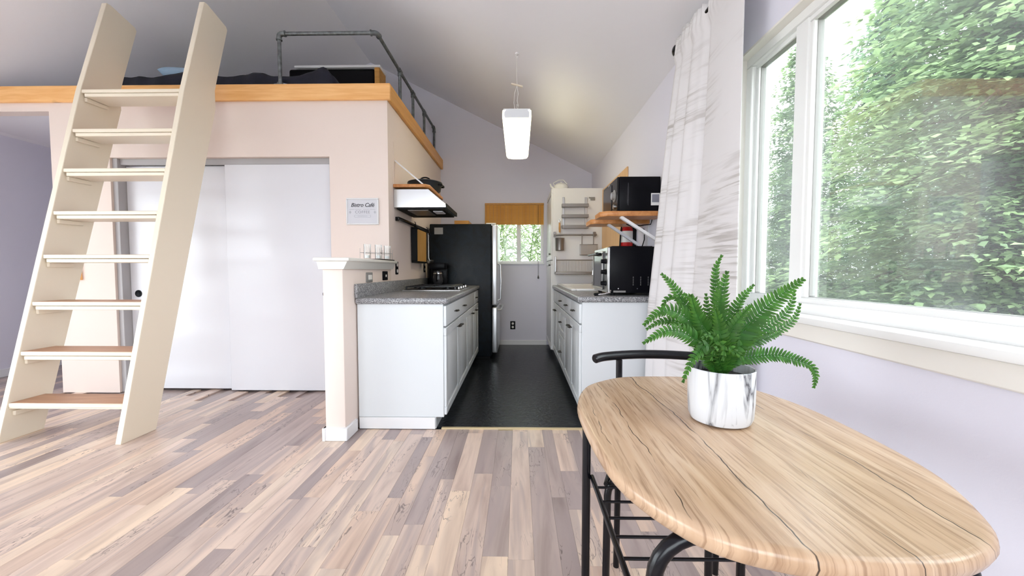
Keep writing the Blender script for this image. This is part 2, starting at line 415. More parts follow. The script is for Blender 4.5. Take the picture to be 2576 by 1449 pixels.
def thing(name, loc, label, cat, group=None):
    o = bpy.data.objects.new(name, None); COL.objects.link(o); o.location = loc; o.empty_display_size = .1
    return tag(o, label, cat, group)
def struct(name, g, mat, label, cat, smooth=True, angle=30): return single(name, g, mat, label, cat, kind='structure', smooth=smooth, angle=angle)
def copy_obj(src, parent, loc, name=None):
    c = src.copy(); COL.objects.link(c); c.parent = parent; c.location = loc
    return c
# ================================================================== THE SETTING
def frange(a, b, s):
    while a < b - 1e-6: yield a; a += s
# floor of laminate strips --------------------------------------------------
g = G().box(XL, XW, YR, YB, -.06, -.012)
floor = struct('floor', g, 'plank', 'plank floor of mixed pale and grey-brown laminate strips', 'floor')
def plank_geo(w, l): return G().box(-w / 2 + .0002, w / 2 - .0002, -l / 2 + .0002, l / 2 - .0002, -.012, 0, .0006)
PC = {}; rest = G()
def floor_here(x, y):
    if y < 2.70: return True
    if y > YLF: return x < -4.05 or False
    return x < XK
x = XL; rr = random.Random(3); nplank = 0
while x < XW - .02:
    w = min(rr.choice((.07, .085, .10, .10)), XW - x); xc = x + w / 2
    yy = YR - rr.random() * .6
    while yy < YB:
        l = rr.choice((.35, .5, .7, .9, 1.2)); y1 = min(yy + l, YB); y0 = max(yy, YR)
        if xc > -.53 - .6 and y0 < 2.695 < y1: y1 = 2.695
        if xc > XK and xc <= -.5 and y0 < 2.69: y1 = min(y1, 2.69)
        ym = (y0 + y1) / 2; ln = round(y1 - y0, 3)
        if ln > .02 and floor_here(xc, ym):
            vis = y1 > 1.32 and y1 * 1.42 + .25 > -xc and y0 < YLF and xc / max(y1, .1) < .85
            if vis:
                k = (round(w, 3), ln)
                if k not in PC: PC[k] = plank_geo(*k).mesh('plank', 'plank', False)
                o = bpy.data.objects.new('plank', PC[k]); COL.objects.link(o); o.parent = floor
                o.location = Vector((xc, ym, 0)) - floor.location; nplank += 1
            else:
                rest.box(xc - w / 2 + .0007, xc + w / 2 - .0007, y0 + .0007, y1 - .0007, -.012, 0)
        yy = yy + l if y1 != 2.695 and y1 != 2.69 else (YB if xc > XK else yy + l)
    x += w
o = part('plank_field', rest, 'plank', floor, smooth=False); o['kind'] = 'stuff'
struct('floor_kitchen', G().box(-.60, XW, 2.715, YB, -.012, .004), 'blackvinyl', 'glossy black embossed vinyl floor in the kitchen aisle', 'floor')
struct('trim_3', G().box(-.535, XW, 2.692, 2.718, -.01, .009, .003), 'brass', 'thin pale metal strip where plank floor meets black vinyl', 'trim')
# ceiling, walls --------------------------------------------------------------
zr = ceil_z(XRIDGE)
g = G().prism([(XW + .15, EAVE - .075), (XRIDGE, zr), (XL - .15, EAVE - .075), (XL - .15, EAVE + .15), (XRIDGE, zr + .2), (XW + .15, EAVE + .15)], 'y', YR - .15, YB + .15)
struct('ceiling', g, 'ceiling', 'grey-white vaulted ceiling sloping up from the window wall', 'ceiling')
WY0, WY1, WZ0, WZ1 = .15, 1.97, .93, 2.10
g = G().box(XW, XW + .16, YR, WY0, 0, EAVE).box(XW, XW + .16, WY1, YB, 0, EAVE).box(XW, XW + .16, WY0, WY1, 0, WZ0).box(XW, XW + .16, WY0, WY1, WZ1, EAVE)
struct('wall_right', g, 'lavender', 'pale lavender wall with the large window beside the table', 'wall')
KX0, KX1, KZ0, KZ1 = -.49, .362, 1.19, 2.06
g = G().box(XL, KX0, YB, YB + .14, 0, EAVE).box(KX1, XW, YB, YB + .14, 0, EAVE).box(KX0, KX1, YB, YB + .14, 0, KZ0).box(KX0, KX1, YB, YB + .14, KZ1, EAVE)
g.prism([(XL, EAVE), (XW, EAVE), (XRIDGE, zr)], 'y', YB, YB + .14)
struct('wall_back', g, 'lavender', 'lavender gable wall at the far end of the kitchen', 'wall')
LY0, LY1, LZ0, LZ1 = -1.9, 2.6, .06, 2.25
g = G().box(XL - .15, XL, YR, LY0, 0, EAVE).box(XL - .15, XL, LY1, YB, 0, EAVE).box(XL - .15, XL, LY0, LY1, 0, LZ0).box(XL - .15, XL, LY0, LY1, LZ1, EAVE)
struct('wall_left', g, 'lavender', 'lavender outer wall seen through the dark hall opening', 'wall')
RX0, RX1, RZ0, RZ1 = -3.0, .4, .6, 2.3
g = G().box(XL, RX0, YR - .15, YR, 0, EAVE).box(RX1, XW, YR - .15, YR, 0, EAVE).box(RX0, RX1, YR - .15, YR, 0, RZ0).box(RX0, RX1, YR - .15, YR, RZ1, EAVE)
g.prism([(XL, EAVE), (XW, EAVE), (XRIDGE, zr)], 'y', YR - .15, YR)
struct('wall_rear', g, 'lavender', 'lavender wall facing the loft, with an opening for the added window', 'wall')
HX, HZ, CX0, CX1, CZ = -4.095, 2.48, -3.575, -1.64, 2.08
g = G().box(HX, CX0, YLF, YLF + .1, 0, 2.56).box(CX1, XK, YLF, YLF + .1, 0, 2.56, ).box(CX0, CX1, YLF, YLF + .1, CZ, 2.56).box(XL, HX, YLF, YLF + .1, HZ, 2.56)
struct('wall_front', g, 'peach', 'pale peach wall under the loft around the closet', 'wall')
struct('wall_kitchen', G().box(XK - .12, XK, YLF + .001, YB, 0, 2.56, .012, 3), 'peach', 'warm peach side wall behind the stove hood', 'wall')
struct('wall_hall', G().box(HX, HX + .1, YLF + .1, YB, 0, 2.5), 'lavender', 'partition wall inside the dark hall', 'wall')
struct('floor_loft', G().box(XL, XK - .012, YLF + .012, YB, 2.50, ZD - .002), 'ceiling', 'loft platform above the closet and hall', 'floor')
g = G().box(XL, XK + .035, YLF - .03, YLF, 2.55, ZD, .004)
struct('trim_1', g, 'pine', 'orange pine board along the front edge of the loft', 'trim')
struct('trim_2', G().box(XK, XK + .035, YLF, YB, 2.55, ZD, .004), 'piney', 'pine board along the kitchen side edge of the loft', 'trim')
# half wall with its cap and base moulding
hw = thing('wall_half', (-1.18, 2.98, 0), 'peach half wall with white cap at the end of the kitchen counter', 'wall'); hw['kind'] = 'structure'
part('wall_body', G().box(-1.245, -1.115, 2.50, YLF, 0, 1.12, .008, 2), 'peach', hw)
part('cap', G().box(-1.285, -1.055, 2.455, YLF, 1.155, 1.178, .009, 2), 'trimwhite', hw)
part('cap_moulding', G().prism([(-1.258, 1.105), (-1.10, 1.105), (-1.075, 1.155), (-1.27, 1.155)], 'y', 2.478, YLF), 'trimwhite', hw)
part('base_moulding', G().box(-1.26, -1.10, 2.485, 2.66, 0, .085, .004).box(-1.26, -1.24, 2.48, YLF, 0, .085, .003), 'white', hw)
struct('baseboard_back', G().box(-.3, .41, YB - .015, YB, 0, .07, .004), 'white', 'white baseboard under the small kitchen window', 'baseboard')
struct('baseboard_right', G().box(XW - .015, XW, YR, 2.84, 0, .085, .004), 'white', 'white baseboard below the large window', 'baseboard')
struct('baseboard_left', G().box(XL, XL + .015, 2.62, YB, 0, .085, .004), 'white', 'white baseboard along the hall wall', 'baseboard')
# closet: frame, header and two sliding doors
g = G().box(CX0, CX0 + .045, YLF + .02, YLF + .11, 0, CZ, .003).box(CX1 - .012, CX1, YLF + .02, YLF + .11, 0, CZ, .003)
g.box(CX0 + .045, CX1 - .012, YLF + .045, YLF + .075, 2.028, CZ, .003)
struct('trim_4', g, 'frameshade', 'frame and header rail of the sliding closet, shade put into the grey', 'trim')  # the header's shade is painted in by this darker grey
def closet_door(name, x0, x1, y, px, lab):
    t = thing(name, ((x0 + x1) / 2, y + .017, .012), lab, 'door'); t['kind'] = 'structure'
    part('door_slab', G().box(x0, x1, y, y + .034, .012, 2.03, .003), 'whitegloss', t)
    g = G().lathe((px, y - .003, .885), [(.033, .006), (.032, 0), (.026, -.001), (.022, .001), (.003, .001)], 24, 'y')
    part('finger_pull', g, 'black', t, 'round black finger pull')
    return t
closet_door('door_1', -2.60, CX1 - .013, YLF + .05, -1.715, 'white sliding closet door in front, ending at the half wall')
closet_door('door_2', CX0 + .046, -2.55, YLF + .095, -3.46, 'white sliding closet door behind, next to the ladder')
struct('wall_closet', G().box(HX + .1, XK - .12, 4.2, 4.26, 0, 2.5), 'white', 'back wall inside the closet', 'wall')

# windows ------------------------------------------------------------------------
def ring(g, axis, a0, a1, u0, u1, v0, v1, w):
    """rectangular frame; axis x: (u,v)=(y,z); axis y: (u,v)=(x,z)"""
    for (p0, p1, q0, q1) in ((u0, u1, v0, v0 + w), (u0, u1, v1 - w, v1), (u0, u0 + w, v0 + w, v1 - w), (u1 - w, u1, v0 + w, v1 - w)):
        if axis == 'x': g.box(a0, a1, p0, p1, q0, q1, .004)
        else: g.box(p0, p1, a0, a1, q0, q1, .004)
    return g
w1 = thing('window_1', (1.13, 1.06, WZ0), 'large white vinyl window with conifers outside, above the table', 'window'); w1['kind'] = 'structure'
part('window_frame', ring(G(), 'x', 1.09, 1.17, WY0, WY1, WZ0, WZ1, .045), 'vinyl', w1)
part('mullion', G().box(1.095, 1.165, 1.565, 1.635, WZ0 + .04, WZ1 - .04, .004), 'vinyl', w1)
part('sash', ring(G(), 'x', 1.10, 1.15, WY0 + .04, 1.575, WZ0 + .035, WZ1 - .035, .03), 'vinyl', w1)
part('sash', ring(G(), 'x', 1.11, 1.155, 1.62, WY1 - .04, WZ0 + .035, WZ1 - .035, .026), 'vinyl', w1)
part('gasket', ring(G(), 'x', 1.112, 1.142, WY0 + .066, 1.549, WZ0 + .061, WZ1 - .061, .006), 'greyplate', w1)
part('gasket', ring(G(), 'x', 1.118, 1.148, 1.642, WY1 - .062, WZ0 + .057, WZ1 - .057, .006), 'greyplate', w1)
part('pane', G().box(1.124, 1.128, WY0 + .06, 1.555, WZ0 + .055, WZ1 - .055), 'glass', w1)
part('pane', G().box(1.131, 1.135, 1.636, WY1 - .056, WZ0 + .051, WZ1 - .051), 'glass', w1)
part('reveal', G().box(XW - .002, 1.10, WY0 - .004, WY1 + .004, WZ1 - .006, WZ1 + .004).box(XW - .002, 1.10, WY1 - .006, WY1 + .004, WZ0, WZ1), 'reveal', w1)
part('sill', G().box(1.005, 1.10, .05, 2.03, WZ0 - .022, WZ0 + .004, .006, 2), 'vinyl', w1)
part('apron', G().box(1.032, XW, .08, 2.0, WZ0 - .085, WZ0 - .022, .005), 'reveal', w1)
w2 = thing('window_2', (-.06, YB + .08, KZ0), 'small white sliding window over the fridge aisle with bamboo outside', 'window'); w2['kind'] = 'structure'
part('window_frame', ring(G(), 'y', YB + .05, YB + .11, KX0, KX1, KZ0, KZ1, .04), 'vinyl', w2)
part('mullion', G().box(-.03, .03, YB + .045, YB + .105, KZ0 + .03, KZ1 - .03, .004), 'vinyl', w2)
part('pane', G().box(KX0 + .035, -.025, YB + .078, YB + .082, KZ0 + .035, KZ1 - .035), 'clearglass', w2)
part('pane', G().box(.025, KX1 - .035, YB + .088, YB + .092, KZ0 + .035, KZ1 - .035), 'clearglass', w2)
part('sill', G().box(KX0 - .01, KX1 + .01, YB - .02, YB + .055, KZ0 - .012, KZ0 + .012, .004), 'white', w2)
w3 = thing('window_added_rear', (-2.1, YR - .08, RZ0), 'unseen three-part window added in the wall facing the loft', 'window'); w3['kind'] = 'structure'  # added out of view to let in light from behind the camera
part('window_frame', ring(G(), 'y', YR - .11, YR - .04, RX0, RX1, RZ0, RZ1, .06), 'vinyl', w3)
for xm in (-1.87, -.73): part('mullion', G().box(xm - .04, xm + .04, YR - .10, YR - .05, RZ0 + .05, RZ1 - .05, .004), 'vinyl', w3)
for xa, xb in ((-2.94, -1.90), (-1.84, -.76), (-.70, .34)): part('pane', G().box(xa, xb, YR - .078, YR - .074, RZ0 + .05, RZ1 - .05), 'clearglass', w3)
w4 = thing('window_added_left', (XL - .08, LY0, LZ0), 'unseen white glazed doors added in the left wall for light', 'window'); w4['kind'] = 'structure'  # added out of view to light the right ceiling slope from the left
part('window_frame', ring(G(), 'x', XL - .11, XL - .04, LY0, LY1, LZ0, LZ1, .05), 'vinyl', w4)
part('mullion', G().box(XL - .10, XL - .05, .27, .33, LZ0 + .04, LZ1 - .04, .004), 'vinyl', w4)
for ya, yb in ((LY0 + .04, .28), (.32, LY1 - .04)): part('pane', G().box(XL - .078, XL - .074, ya, yb, LZ0 + .04, LZ1 - .04), 'clearglass', w4)
struct('ground_bounce', G().box(-13, 2.2, -9, YR - .16, -.45, -.06).box(-13, XL - .16, YR - .16, 5, -.45, -.06), 'bouncepale', 'unseen pale slab added outside the left doors and rear window to bounce light', 'ground')  # added out of view, throws sky light up onto the ceiling
# ground outside
struct('ground', G().box(-40, 40, -40, 60, -.60, -.45), 'ground', 'grassy ground outside the windows', 'ground')
struct('ground_drive', G().prism([(12, -10), (16, -10), (16, 40), (12, 40)], 'z', -.46, -.43), 'gravel', 'pale gravel drive beyond the conifers', 'ground')

# ================================================================== LADDER
LT = thing('loft_ladder', (-2.915, 2.75, 0), 'cream painted wooden ladder with eight wide treads leaning on the loft', 'ladder')
lf = lambda z: 2.41 + .238 * z
prof = [(2.41, 0), (2.655, 0), (3.30, 2.42), (3.30, 2.57), (3.335, 2.70), (3.465, 3.15), (3.45, 3.175), (3.25, 3.232), (3.215, 3.228), (2.99, 2.44)]
part('stringer', G().prism(prof, 'x', -2.54, -2.50, .003), 'cream', LT)
part('stringer', G().prism(prof, 'x', -3.33, -3.29, .003), 'cream', LT)
for i, z in enumerate((.24, .56, .884, 1.205, 1.515, 1.832, 2.138, 2.456)):
    y = lf(z)
    t = part('tread', G().box(-3.289, -2.541, y + .002, y + .205, z - .026, z, .003), 'cream', LT)
    part('tread_surface', G().box(-3.287, -2.543, y + .012, y + .203, z, z + .0015), 'treadwood', t, 'bare brown wood surface')
    if i: part('under_board', G().box(-3.27, -2.55, y + .004, y + .19, z - .054, z - .029, .003), 'cream', t)
    else: part('under_board', G().box(-3.289, -2.541, y + .006, y + .03, z - .034, z - .026), 'cream', t)
    for xs in (-3.289, -2.561): part('cleat', G().box(xs, xs + .02, y + .02, y + .18, z - .085, z - .054, .003), 'cream', t)
# ================================================================== LOFT
RL = thing('pipe_railing', (-1.22, 3.6, ZD), 'galvanised grey pipe railing standing on the loft edge', 'railing')
pr, zt, xr, yf = .0155, 3.125, -1.215, 3.475
part('post', G().cyl((-2.06, yf, ZD), (-2.06, yf, zt - .03), pr), 'pipe', RL)
part('flange', G().lathe((-2.06, yf, ZD), [(.04, 0), (.04, .008), (.023, .012), (.023, .03)], 20), 'pipe', RL)
part('rail', G().cyl((-2.03, yf, zt), (xr - .03, yf, zt), pr), 'pipe', RL)
part('rail', G().cyl((xr, yf + .03, zt), (xr, YB - .06, zt), pr), 'pipe', RL)
def elbow(p, a, b):
    p = Vector(p); a = Vector(a); b = Vector(b); pts = [p + a * .05, p + a * .03] + [p + a * .03 * (1 - t) ** 2 + b * .03 * t ** 2 for t in (.25, .5, .75)] + [p + b * .03, p + b * .05]
    gg = G().tube(pts, .021, 12); gg.cyl(p + a * .045, p + a * .055, .025); gg.cyl(p + b * .045, p + b * .055, .025); return gg
part('elbow', elbow((-2.06, yf, zt), (1, 0, 0), (0, 0, -1)), 'pipe', RL)
part('elbow', elbow((xr, yf, zt), (-1, 0, 0), (0, 1, 0)), 'pipe', RL)
part('elbow', elbow((xr, YB - .03, zt), (0, -1, 0), (0, 0, -1)), 'pipe', RL)
for yp in (4.13, 4.63, 5.17, YB - .03):
    part('post', G().cyl((xr, yp, ZD), (xr, yp, zt - .02), pr), 'pipe', RL)
    if yp < 5.7: part('tee_fitting', G().cyl((xr, yp - .035, zt), (xr, yp + .035, zt), .022).cyl((xr, yp, zt - .05), (xr, yp, zt), .022), 'pipe', RL)
    part('flange', G().lathe((xr, yp, ZD), [(.04, 0), (.04, .008), (.023, .012), (.023, .03)], 20), 'pipe', RL)
single('mattress', G().box(-3.75, -1.72, 3.60, 4.62, ZD, ZD + .13, .03, 3), 'paleblue', 'pale blue mattress lying on the loft floor', 'mattress')
def interp(x, tab):
    for (a, va), (b, vb) in zip(tab, tab[1:]):
        if x <= b: t = max(0, (x - a) / (b - a)); t = t * t * (3 - 2 * t); return va + (vb - va) * t
    return tab[-1][1]
def duvet():
    gg = G(); nx, ny = 90, 40; x0, x1, y0, y1 = -3.66, -1.60, 3.555, 4.60
    hx = [(-3.66, .05), (-3.58, .13), (-3.45, .175), (-3.32, .145), (-3.2, .17), (-3.0, .22), (-2.85, .185), (-2.6, .165), (-2.35, .19), (-2.15, .15), (-2.0, .165), (-1.87, .20), (-1.76, .235), (-1.68, .16), (-1.60, .02)]
    for j in range(ny + 1):
        for i in range(nx + 1):
            x = x0 + (x1 - x0) * i / nx; v = j / ny; y = y0 + (y1 - y0) * v
            h = interp(x, hx) * (min(1, v / .07) ** .5 if v < .07 else 1) * (1 - .15 * v)
            h += .03 * mnoise.noise((x * 5, y * 5, 1)) * min(1, v * 10) + .012 * mnoise.noise((x * 16, y * 12, 3)) * min(1, v * 10)
            if x > -3.7 and x < -1.75 and y > 3.6: h = max(h, .15 + .01 * mnoise.noise((x * 8, y * 8, 5)))
            gg.v.append((x, y + .02 * mnoise.noise((x * 7, 2, v)), ZD + max(.004, h)))
    for j in range(ny):
        for i in range(nx):
            a = j * (nx + 1) + i; gg.f.append((a, a + 1, a + nx + 2, a + nx + 1))
    return gg
single('duvet', duvet(), 'navy', 'crumpled dark navy duvet spread on the loft bed', 'duvet', angle=180)
def pillow(c, sx, sy, sz, rz=0):
    gg = G(); n = 16; c = Vector(c); cr, sr = math.cos(rz), math.sin(rz)
    for s in (1, -1):
        base = len(gg.v)
        for j in range(n + 1):
            for i in range(n + 1):
                u, v = -1 + 2 * i / n, -1 + 2 * j / n
                h = max(0, (1 - u ** 4) * (1 - v ** 4)) ** .5 * sz
                k = 1 - .06 * (u * u + v * v)
                x, y = u * sx * k, v * sy * k
                gg.v.append((c.x + x * cr - y * sr, c.y + x * sr + y * cr, c.z + s * h))
        for j in range(n):
            for i in range(n):
                a = base + j * (n + 1) + i; q = (a, a + 1, a + n + 2, a + n + 1); gg.f.append(q if s > 0 else q[::-1])
    return gg
single('pillow', pillow((-3.12, 3.86, ZD + .245), .25, .18, .055, .2), 'paleblue', 'pale blue pillow half under the navy duvet', 'pillow', angle=180)
single('bed_sheet', G().prism([(-2.22, ZD), (-1.96, ZD), (-2.02, ZD + .04), (-2.09, ZD + .055), (-2.17, ZD + .035)], 'y', 3.517, 3.531, .004), 'paleblue', 'corner of pale blue sheet hanging out at the railing post', 'sheet')
BC = thing('low_bookcase', (-2.16, 4.8, ZD), 'low black bookcase with white top behind the loft bed', 'bookcase')
part('case', G().box(-2.70, -1.681, 4.72, 4.92, ZD, 3.452, .03, 3), 'black', BC)
part('top_board', G().box(-2.62, -1.61, 4.70, 4.92, 3.453, 3.482, .006), 'white', BC)
part('end_panel', G().box(-1.68, -1.62, 4.70, 4.92, ZD, 3.452, .004), 'boxwood', BC, 'orange wooden end panel')
# ================================================================== SMALL THINGS ON THE PEACH WALLS
def text_geo(txt, size, x, y, z, shear=0, bold=0, align='CENTER', font_scale=1):
    cu = bpy.data.curves.new('lettering', 'FONT'); cu.body = txt; cu.size = size; cu.shear = shear; cu.offset = bold
    cu.align_x = align; cu.extrude = .0004; cu.resolution_u = 4; cu.space_character = font_scale
    ob = bpy.data.objects.new('lettering', cu); COL.objects.link(ob)
    dg = bpy.context.evaluated_depsgraph_get(); me = bpy.data.meshes.new_from_object(ob.evaluated_get(dg))
    gg = G(); gg.v = [(x + v.co.x, y - v.co.z, z + v.co.y) for v in me.vertices]; gg.f = [tuple(p.vertices) for p in me.polygons]
    bpy.data.objects.remove(ob); bpy.data.meshes.remove(me); bpy.data.curves.remove(cu); return gg
sx0, sx1, sz0, sz1 = -1.497, -1.214, 1.492, 1.722; sxc = (sx0 + sx1) / 2
SG = thing('cafe_sign', (sxc, YLF, sz0), 'framed white Bistro Café coffee sign on the peach wall', 'sign')
part('frame', ring(G(), 'y', YLF - .016, YLF, sx0, sx1, sz0, sz1, .012), 'white', SG)
part('panel', G().box(sx0 + .011, sx1 - .011, YLF - .008, YLF - .001, sz0 + .011, sz1 - .011), 'greypaper', SG)
yt = YLF - .0085
part('lettering', text_geo('Bistro Café', .047, sxc, yt, 1.647, .30, .0004, font_scale=.95), 'ink', SG, smooth=False)
part('lettering', text_geo('COFFEE', .034, sxc, yt, 1.590, 0, -.0003, font_scale=1.15), 'greyink', SG, smooth=False)
g = G().box(sxc - .085, sxc + .085, yt - .0005, yt, 1.6385, 1.6397)
for xa, xb in ((-.115, -.072), (-.066, -.012), (.006, .056), (.062, .112)): g.box(sxc + xa, sxc + xb, yt - .0005, yt, 1.6225, 1.6265)
part('rule', g, 'paleink', SG, smooth=False)
for sx_ in (-.108, .108): part('ornament', G().prism([(sxc + sx_ - .011, 1.6), (sxc + sx_, 1.586), (sxc + sx_ + .011, 1.6), (sxc + sx_, 1.614)], 'y', yt - .0006, yt), 'paleink', SG, smooth=False)
g = G(); pts = []
for cx_, a0 in ((sxc + .062, -90), (sxc - .062, 90)):
    for k in range(7): a = R(a0 + 30 * k); pts.append((cx_ + .010 * math.cos(a), yt - .0004, 1.566 + .010 * math.sin(a)))
g.tube(pts, .0009, 5, closed=True); g.box(sxc - .042, sxc + .042, yt - .0005, yt, 1.564, 1.568)
part('banner', g, 'paleink', SG, smooth=False)
single('wooden_plaque', G().prism([(-3.935, 1.012), (-3.862, 1.012), (-3.872, 1.158), (-3.905, 1.158)], 'y', YLF - .022, YLF, .003), 'pine', 'small orange wooden plaque on the wall behind the ladder', 'plaque')
def wallplate(name, y, z, mat, kind, label, cat):
    """a plate on the kitchen face of the half wall (lying) or on the wall beyond it (upright)"""
    lying = y < YLF; x0 = -1.115 if lying else XK; hy, hz = (.06, .037) if lying else (.037, .06)
    t = thing(name, (x0, y, z - hz), label, cat); xs = x0 + .007
    part('plate', G().box(x0, xs, y - hy, y + hy, z - hz, z + hz, .003), mat, t)
    if kind == 'rocker': part('rocker', G().box(xs, xs + .006, y - .033, y + .033, z - .018, z + .018, .002), 'plastic', t)
    if kind == 'dark':
        part('rocker', G().box(xs, xs + .004, y - .033, y + .033, z - .017, z + .017, .002), 'blackmatte', t)
        part('indicator', G().box(xs + .004, xs + .007, y - .010, y + .010, z - .009, z + .009), 'plastic', t)
    if kind == 'outlet':
        for dz in (-.028, .028): part('socket', G().lathe((xs, y, z + dz), [(.016, 0), (.016, .003), (.004, .0035)], 18, 'x'), 'plastic', t)
    return t
wallplate('light_switch', 2.94, 1.045, 'greyplate', 'rocker', 'grey metal switch plate with beige rocker on the half wall', 'switch')
wallplate('light_switch', 3.29, 1.052, 'black', 'dark', 'black switch plate with tiny pale light on the half wall', 'switch')
wallplate('outlet', 3.66, 1.118, 'black', 'outlet', 'black outlet plate on peach wall beyond the half wall cap', 'outlet')
wallplate('outlet', 4.74, 1.135, 'black', 'outlet', 'black outlet plate beside the hanging ladle, near the fridge', 'outlet')
t = thing('outlet', (-.087, YB, .23), 'black outlet plate low on the lavender wall beside the fridge', 'outlet')
part('plate', G().box(-.124, -.050, YB - .007, YB, .23, .35, .003), 'black', t)
for dz in (-.026, .026): part('socket', G().lathe((-.087, YB - .010, .29 + dz), [(.017, 0), (.017, .003)], 18, 'y'), 'plastic', t)
# candle holder: glass tubes in a wire stand on the half wall cap
CH = thing('candle_holder', (-1.13, 3.2, 1.178), 'clear glass tube candle holders in a wire stand on the half wall cap', 'candle holder')
for k, (cx_, cy_) in enumerate(((-1.185, 3.10), (-1.125, 3.18), (-1.10, 3.32))):
    part('glass_tube', G().lathe((cx_, cy_, 1.186), [(.026, 0), (.028, .003), (.028, .115), (.0255, .115), (.0255, .006), (.002, .005)], 24), 'clearglass', CH)
    part('tea_light', G().lathe((cx_, cy_, 1.193), [(.019, 0), (.019, .022), (.003, .020)], 18), 'porcelain', CH)
g = G()
for zz in (1.235,): g.tube([(-1.235, 3.08, zz), (-1.08, 3.08, zz), (-1.07, 3.36, zz), (-1.16, 3.38, zz)], .0016, 6, closed=True)
for (cx_, cy_) in ((-1.235, 3.08), (-1.08, 3.08), (-1.07, 3.36), (-1.16, 3.38)): g.cyl((cx_, cy_, 1.178), (cx_, cy_, 1.27), .0016, 6)
part('wire_stand', g, 'darksteel', CH)
part('tray', G().box(-1.225, -1.065, 3.07, 3.40, 1.178, 1.186, .002), 'blackmatte', CH)
# ================================================================== KITCHEN, LEFT RUN
def rail_panel(xf, sg, y0, y1, z0, z1, t=.02, fw=.055, raised=True):
    """a cabinet door standing on plane x=xf, facing sg along x, with a raised centre panel"""
    gg = G(); a, b = xf, xf + sg * t
    if not raised: return gg.box(a, b, y0, y1, z0, z1, .004, 2)
    for (p0, p1, q0, q1) in ((y0, y1, z0, z0 + fw), (y0, y1, z1 - fw, z1), (y0, y0 + fw, z0 + fw - .001, z1 - fw + .001), (y1 - fw, y1, z0 + fw - .001, z1 - fw + .001)):
        gg.box(a, b, p0, p1, q0, q1, .0035)
    i0, i1, k0, k1 = y0 + fw - .002, y1 - fw + .002, z0 + fw - .002, z1 - fw + .002; m = .032
    xa, xb = xf + sg * t * .35, xf + sg * t * .95
    vs = [(xa, i0, k0), (xa, i1, k0), (xa, i1, k1), (xa, i0, k1), (xb, i0 + m, k0 + m), (xb, i1 - m, k0 + m), (xb, i1 - m, k1 - m), (xb, i0 + m, k1 - m)]
    fs = [(4, 5, 6, 7), (0, 1, 5, 4), (1, 2, 6, 5), (2, 3, 7, 6), (3, 0, 4, 7), (3, 2, 1, 0)]
    return gg.add(vs, fs)
def pull(xf, sg, y, z, vertical=False, l=.075):
    gg = G(); d = Vector((0, 0, 1)) if vertical else Vector((0, 1, 0)); c = Vector((xf, y, z)); o = Vector((sg, 0, 0))
    for k in (-1, 1):
        gg.cyl(c + d * (k * l * .36), c + d * (k * l * .36) + o * .022, .0045, 8)
    gg.tube([c + d * (-l * .55) + o * .020, c + d * (-l * .3) + o * .028, c + o * .030, c + d * (l * .3) + o * .028, c + d * (l * .55) + o * .020], [.006, .0045, .006, .0045, .006], 8)
    return gg
def base_cabinet(name, xback, xface, y0, y1, fronts, label, end=0, group=None):
    """fronts: ('drawer'|'door', ya, yb, za, zb, [(pull y, pull z, vertical)])"""
    sg = 1 if xface > xback else -1
    t = thing(name, ((xback + xface) / 2, (y0 + y1) / 2, 0), label, 'cabinet', group)
    part('carcass', G().box(xback, xface, y0, y1, .085, .868, .002), 'cabwhite', t)
    part('toe_kick', G().box(xback, xface - sg * .055, y0 + .004, y1, .004, .086), 'cabwhite', t)
    for kind, ya, yb, za, zb, pulls in fronts:
        d = part(kind, rail_panel(xface, sg, ya, yb, za, zb, raised=(kind == 'door' or zb - za > .25)), 'cabwhite', t)
        for (py_, pz_, v) in pulls: part('handle', pull(xface + sg * .02, sg, py_, pz_, v), 'darkpull', d, 'dark metal pull')
    return t
XF = -.515
c = base_cabinet('base_cabinet', -1.105, XF, 2.69, 4.40, [
    ('drawer', 2.695, 4.395, .715, .855, [(3.07, .785, False), (3.52, .785, False)]),
    ('door', 2.695, 3.262, .10, .703, [(3.215, .645, False)]), ('door', 3.268, 3.835, .10, .703, [(3.315, .645, False)]), ('door', 3.841, 4.395, .10, .703, [(4.15, .645, False)])],
    'white base cabinet under the cooktop with one long drawer front')
part('end_trim', G().box(-1.10, XF - .06, 2.682, 2.69, .004, .085, .002), 'white', c)
base_cabinet('base_cabinet', -1.105, XF, 4.402, 4.84, [('drawer', 4.406, 4.836, .715, .855, [(4.55, .785, False)]), ('door', 4.406, 4.836, .10, .703, [(4.50, .645, False)])],
    'narrow white base cabinet between the long drawer cabinet and the fridge')
CT = thing('countertop', (-.8, 3.75, .868), 'dark grey speckled stone countertop holding the cooktop', 'countertop')
part('slab', G().box(-1.112, -.478, 2.665, 4.845, .868, .910, .014, 4), 'granite', CT)
part('backsplash', G().box(-1.113, -1.09, 2.665, 4.845, .908, 1.005, .004, 2), 'granite', CT)
CK = thing('cooktop', (-.78, 3.86, .91), 'black gas cooktop with steel rim set in the dark countertop', 'cooktop')
part('rim', G().box(-1.04, -.52, 3.52, 4.19, .910, .922, .005, 2), 'steel', CK)
part('plate', G().box(-1.025, -.535, 3.535, 4.175, .9215, .926, .002), 'black', CK)
for (bx, by) in ((-.90, 3.70), (-.66, 3.70), (-.90, 4.02), (-.66, 4.02)):
    part('burner', G().lathe((bx, by, .926), [(.045, 0), (.045, .008), (.03, .010), (.03, .018), (.004, .019)], 20), 'blackmetal', CK)
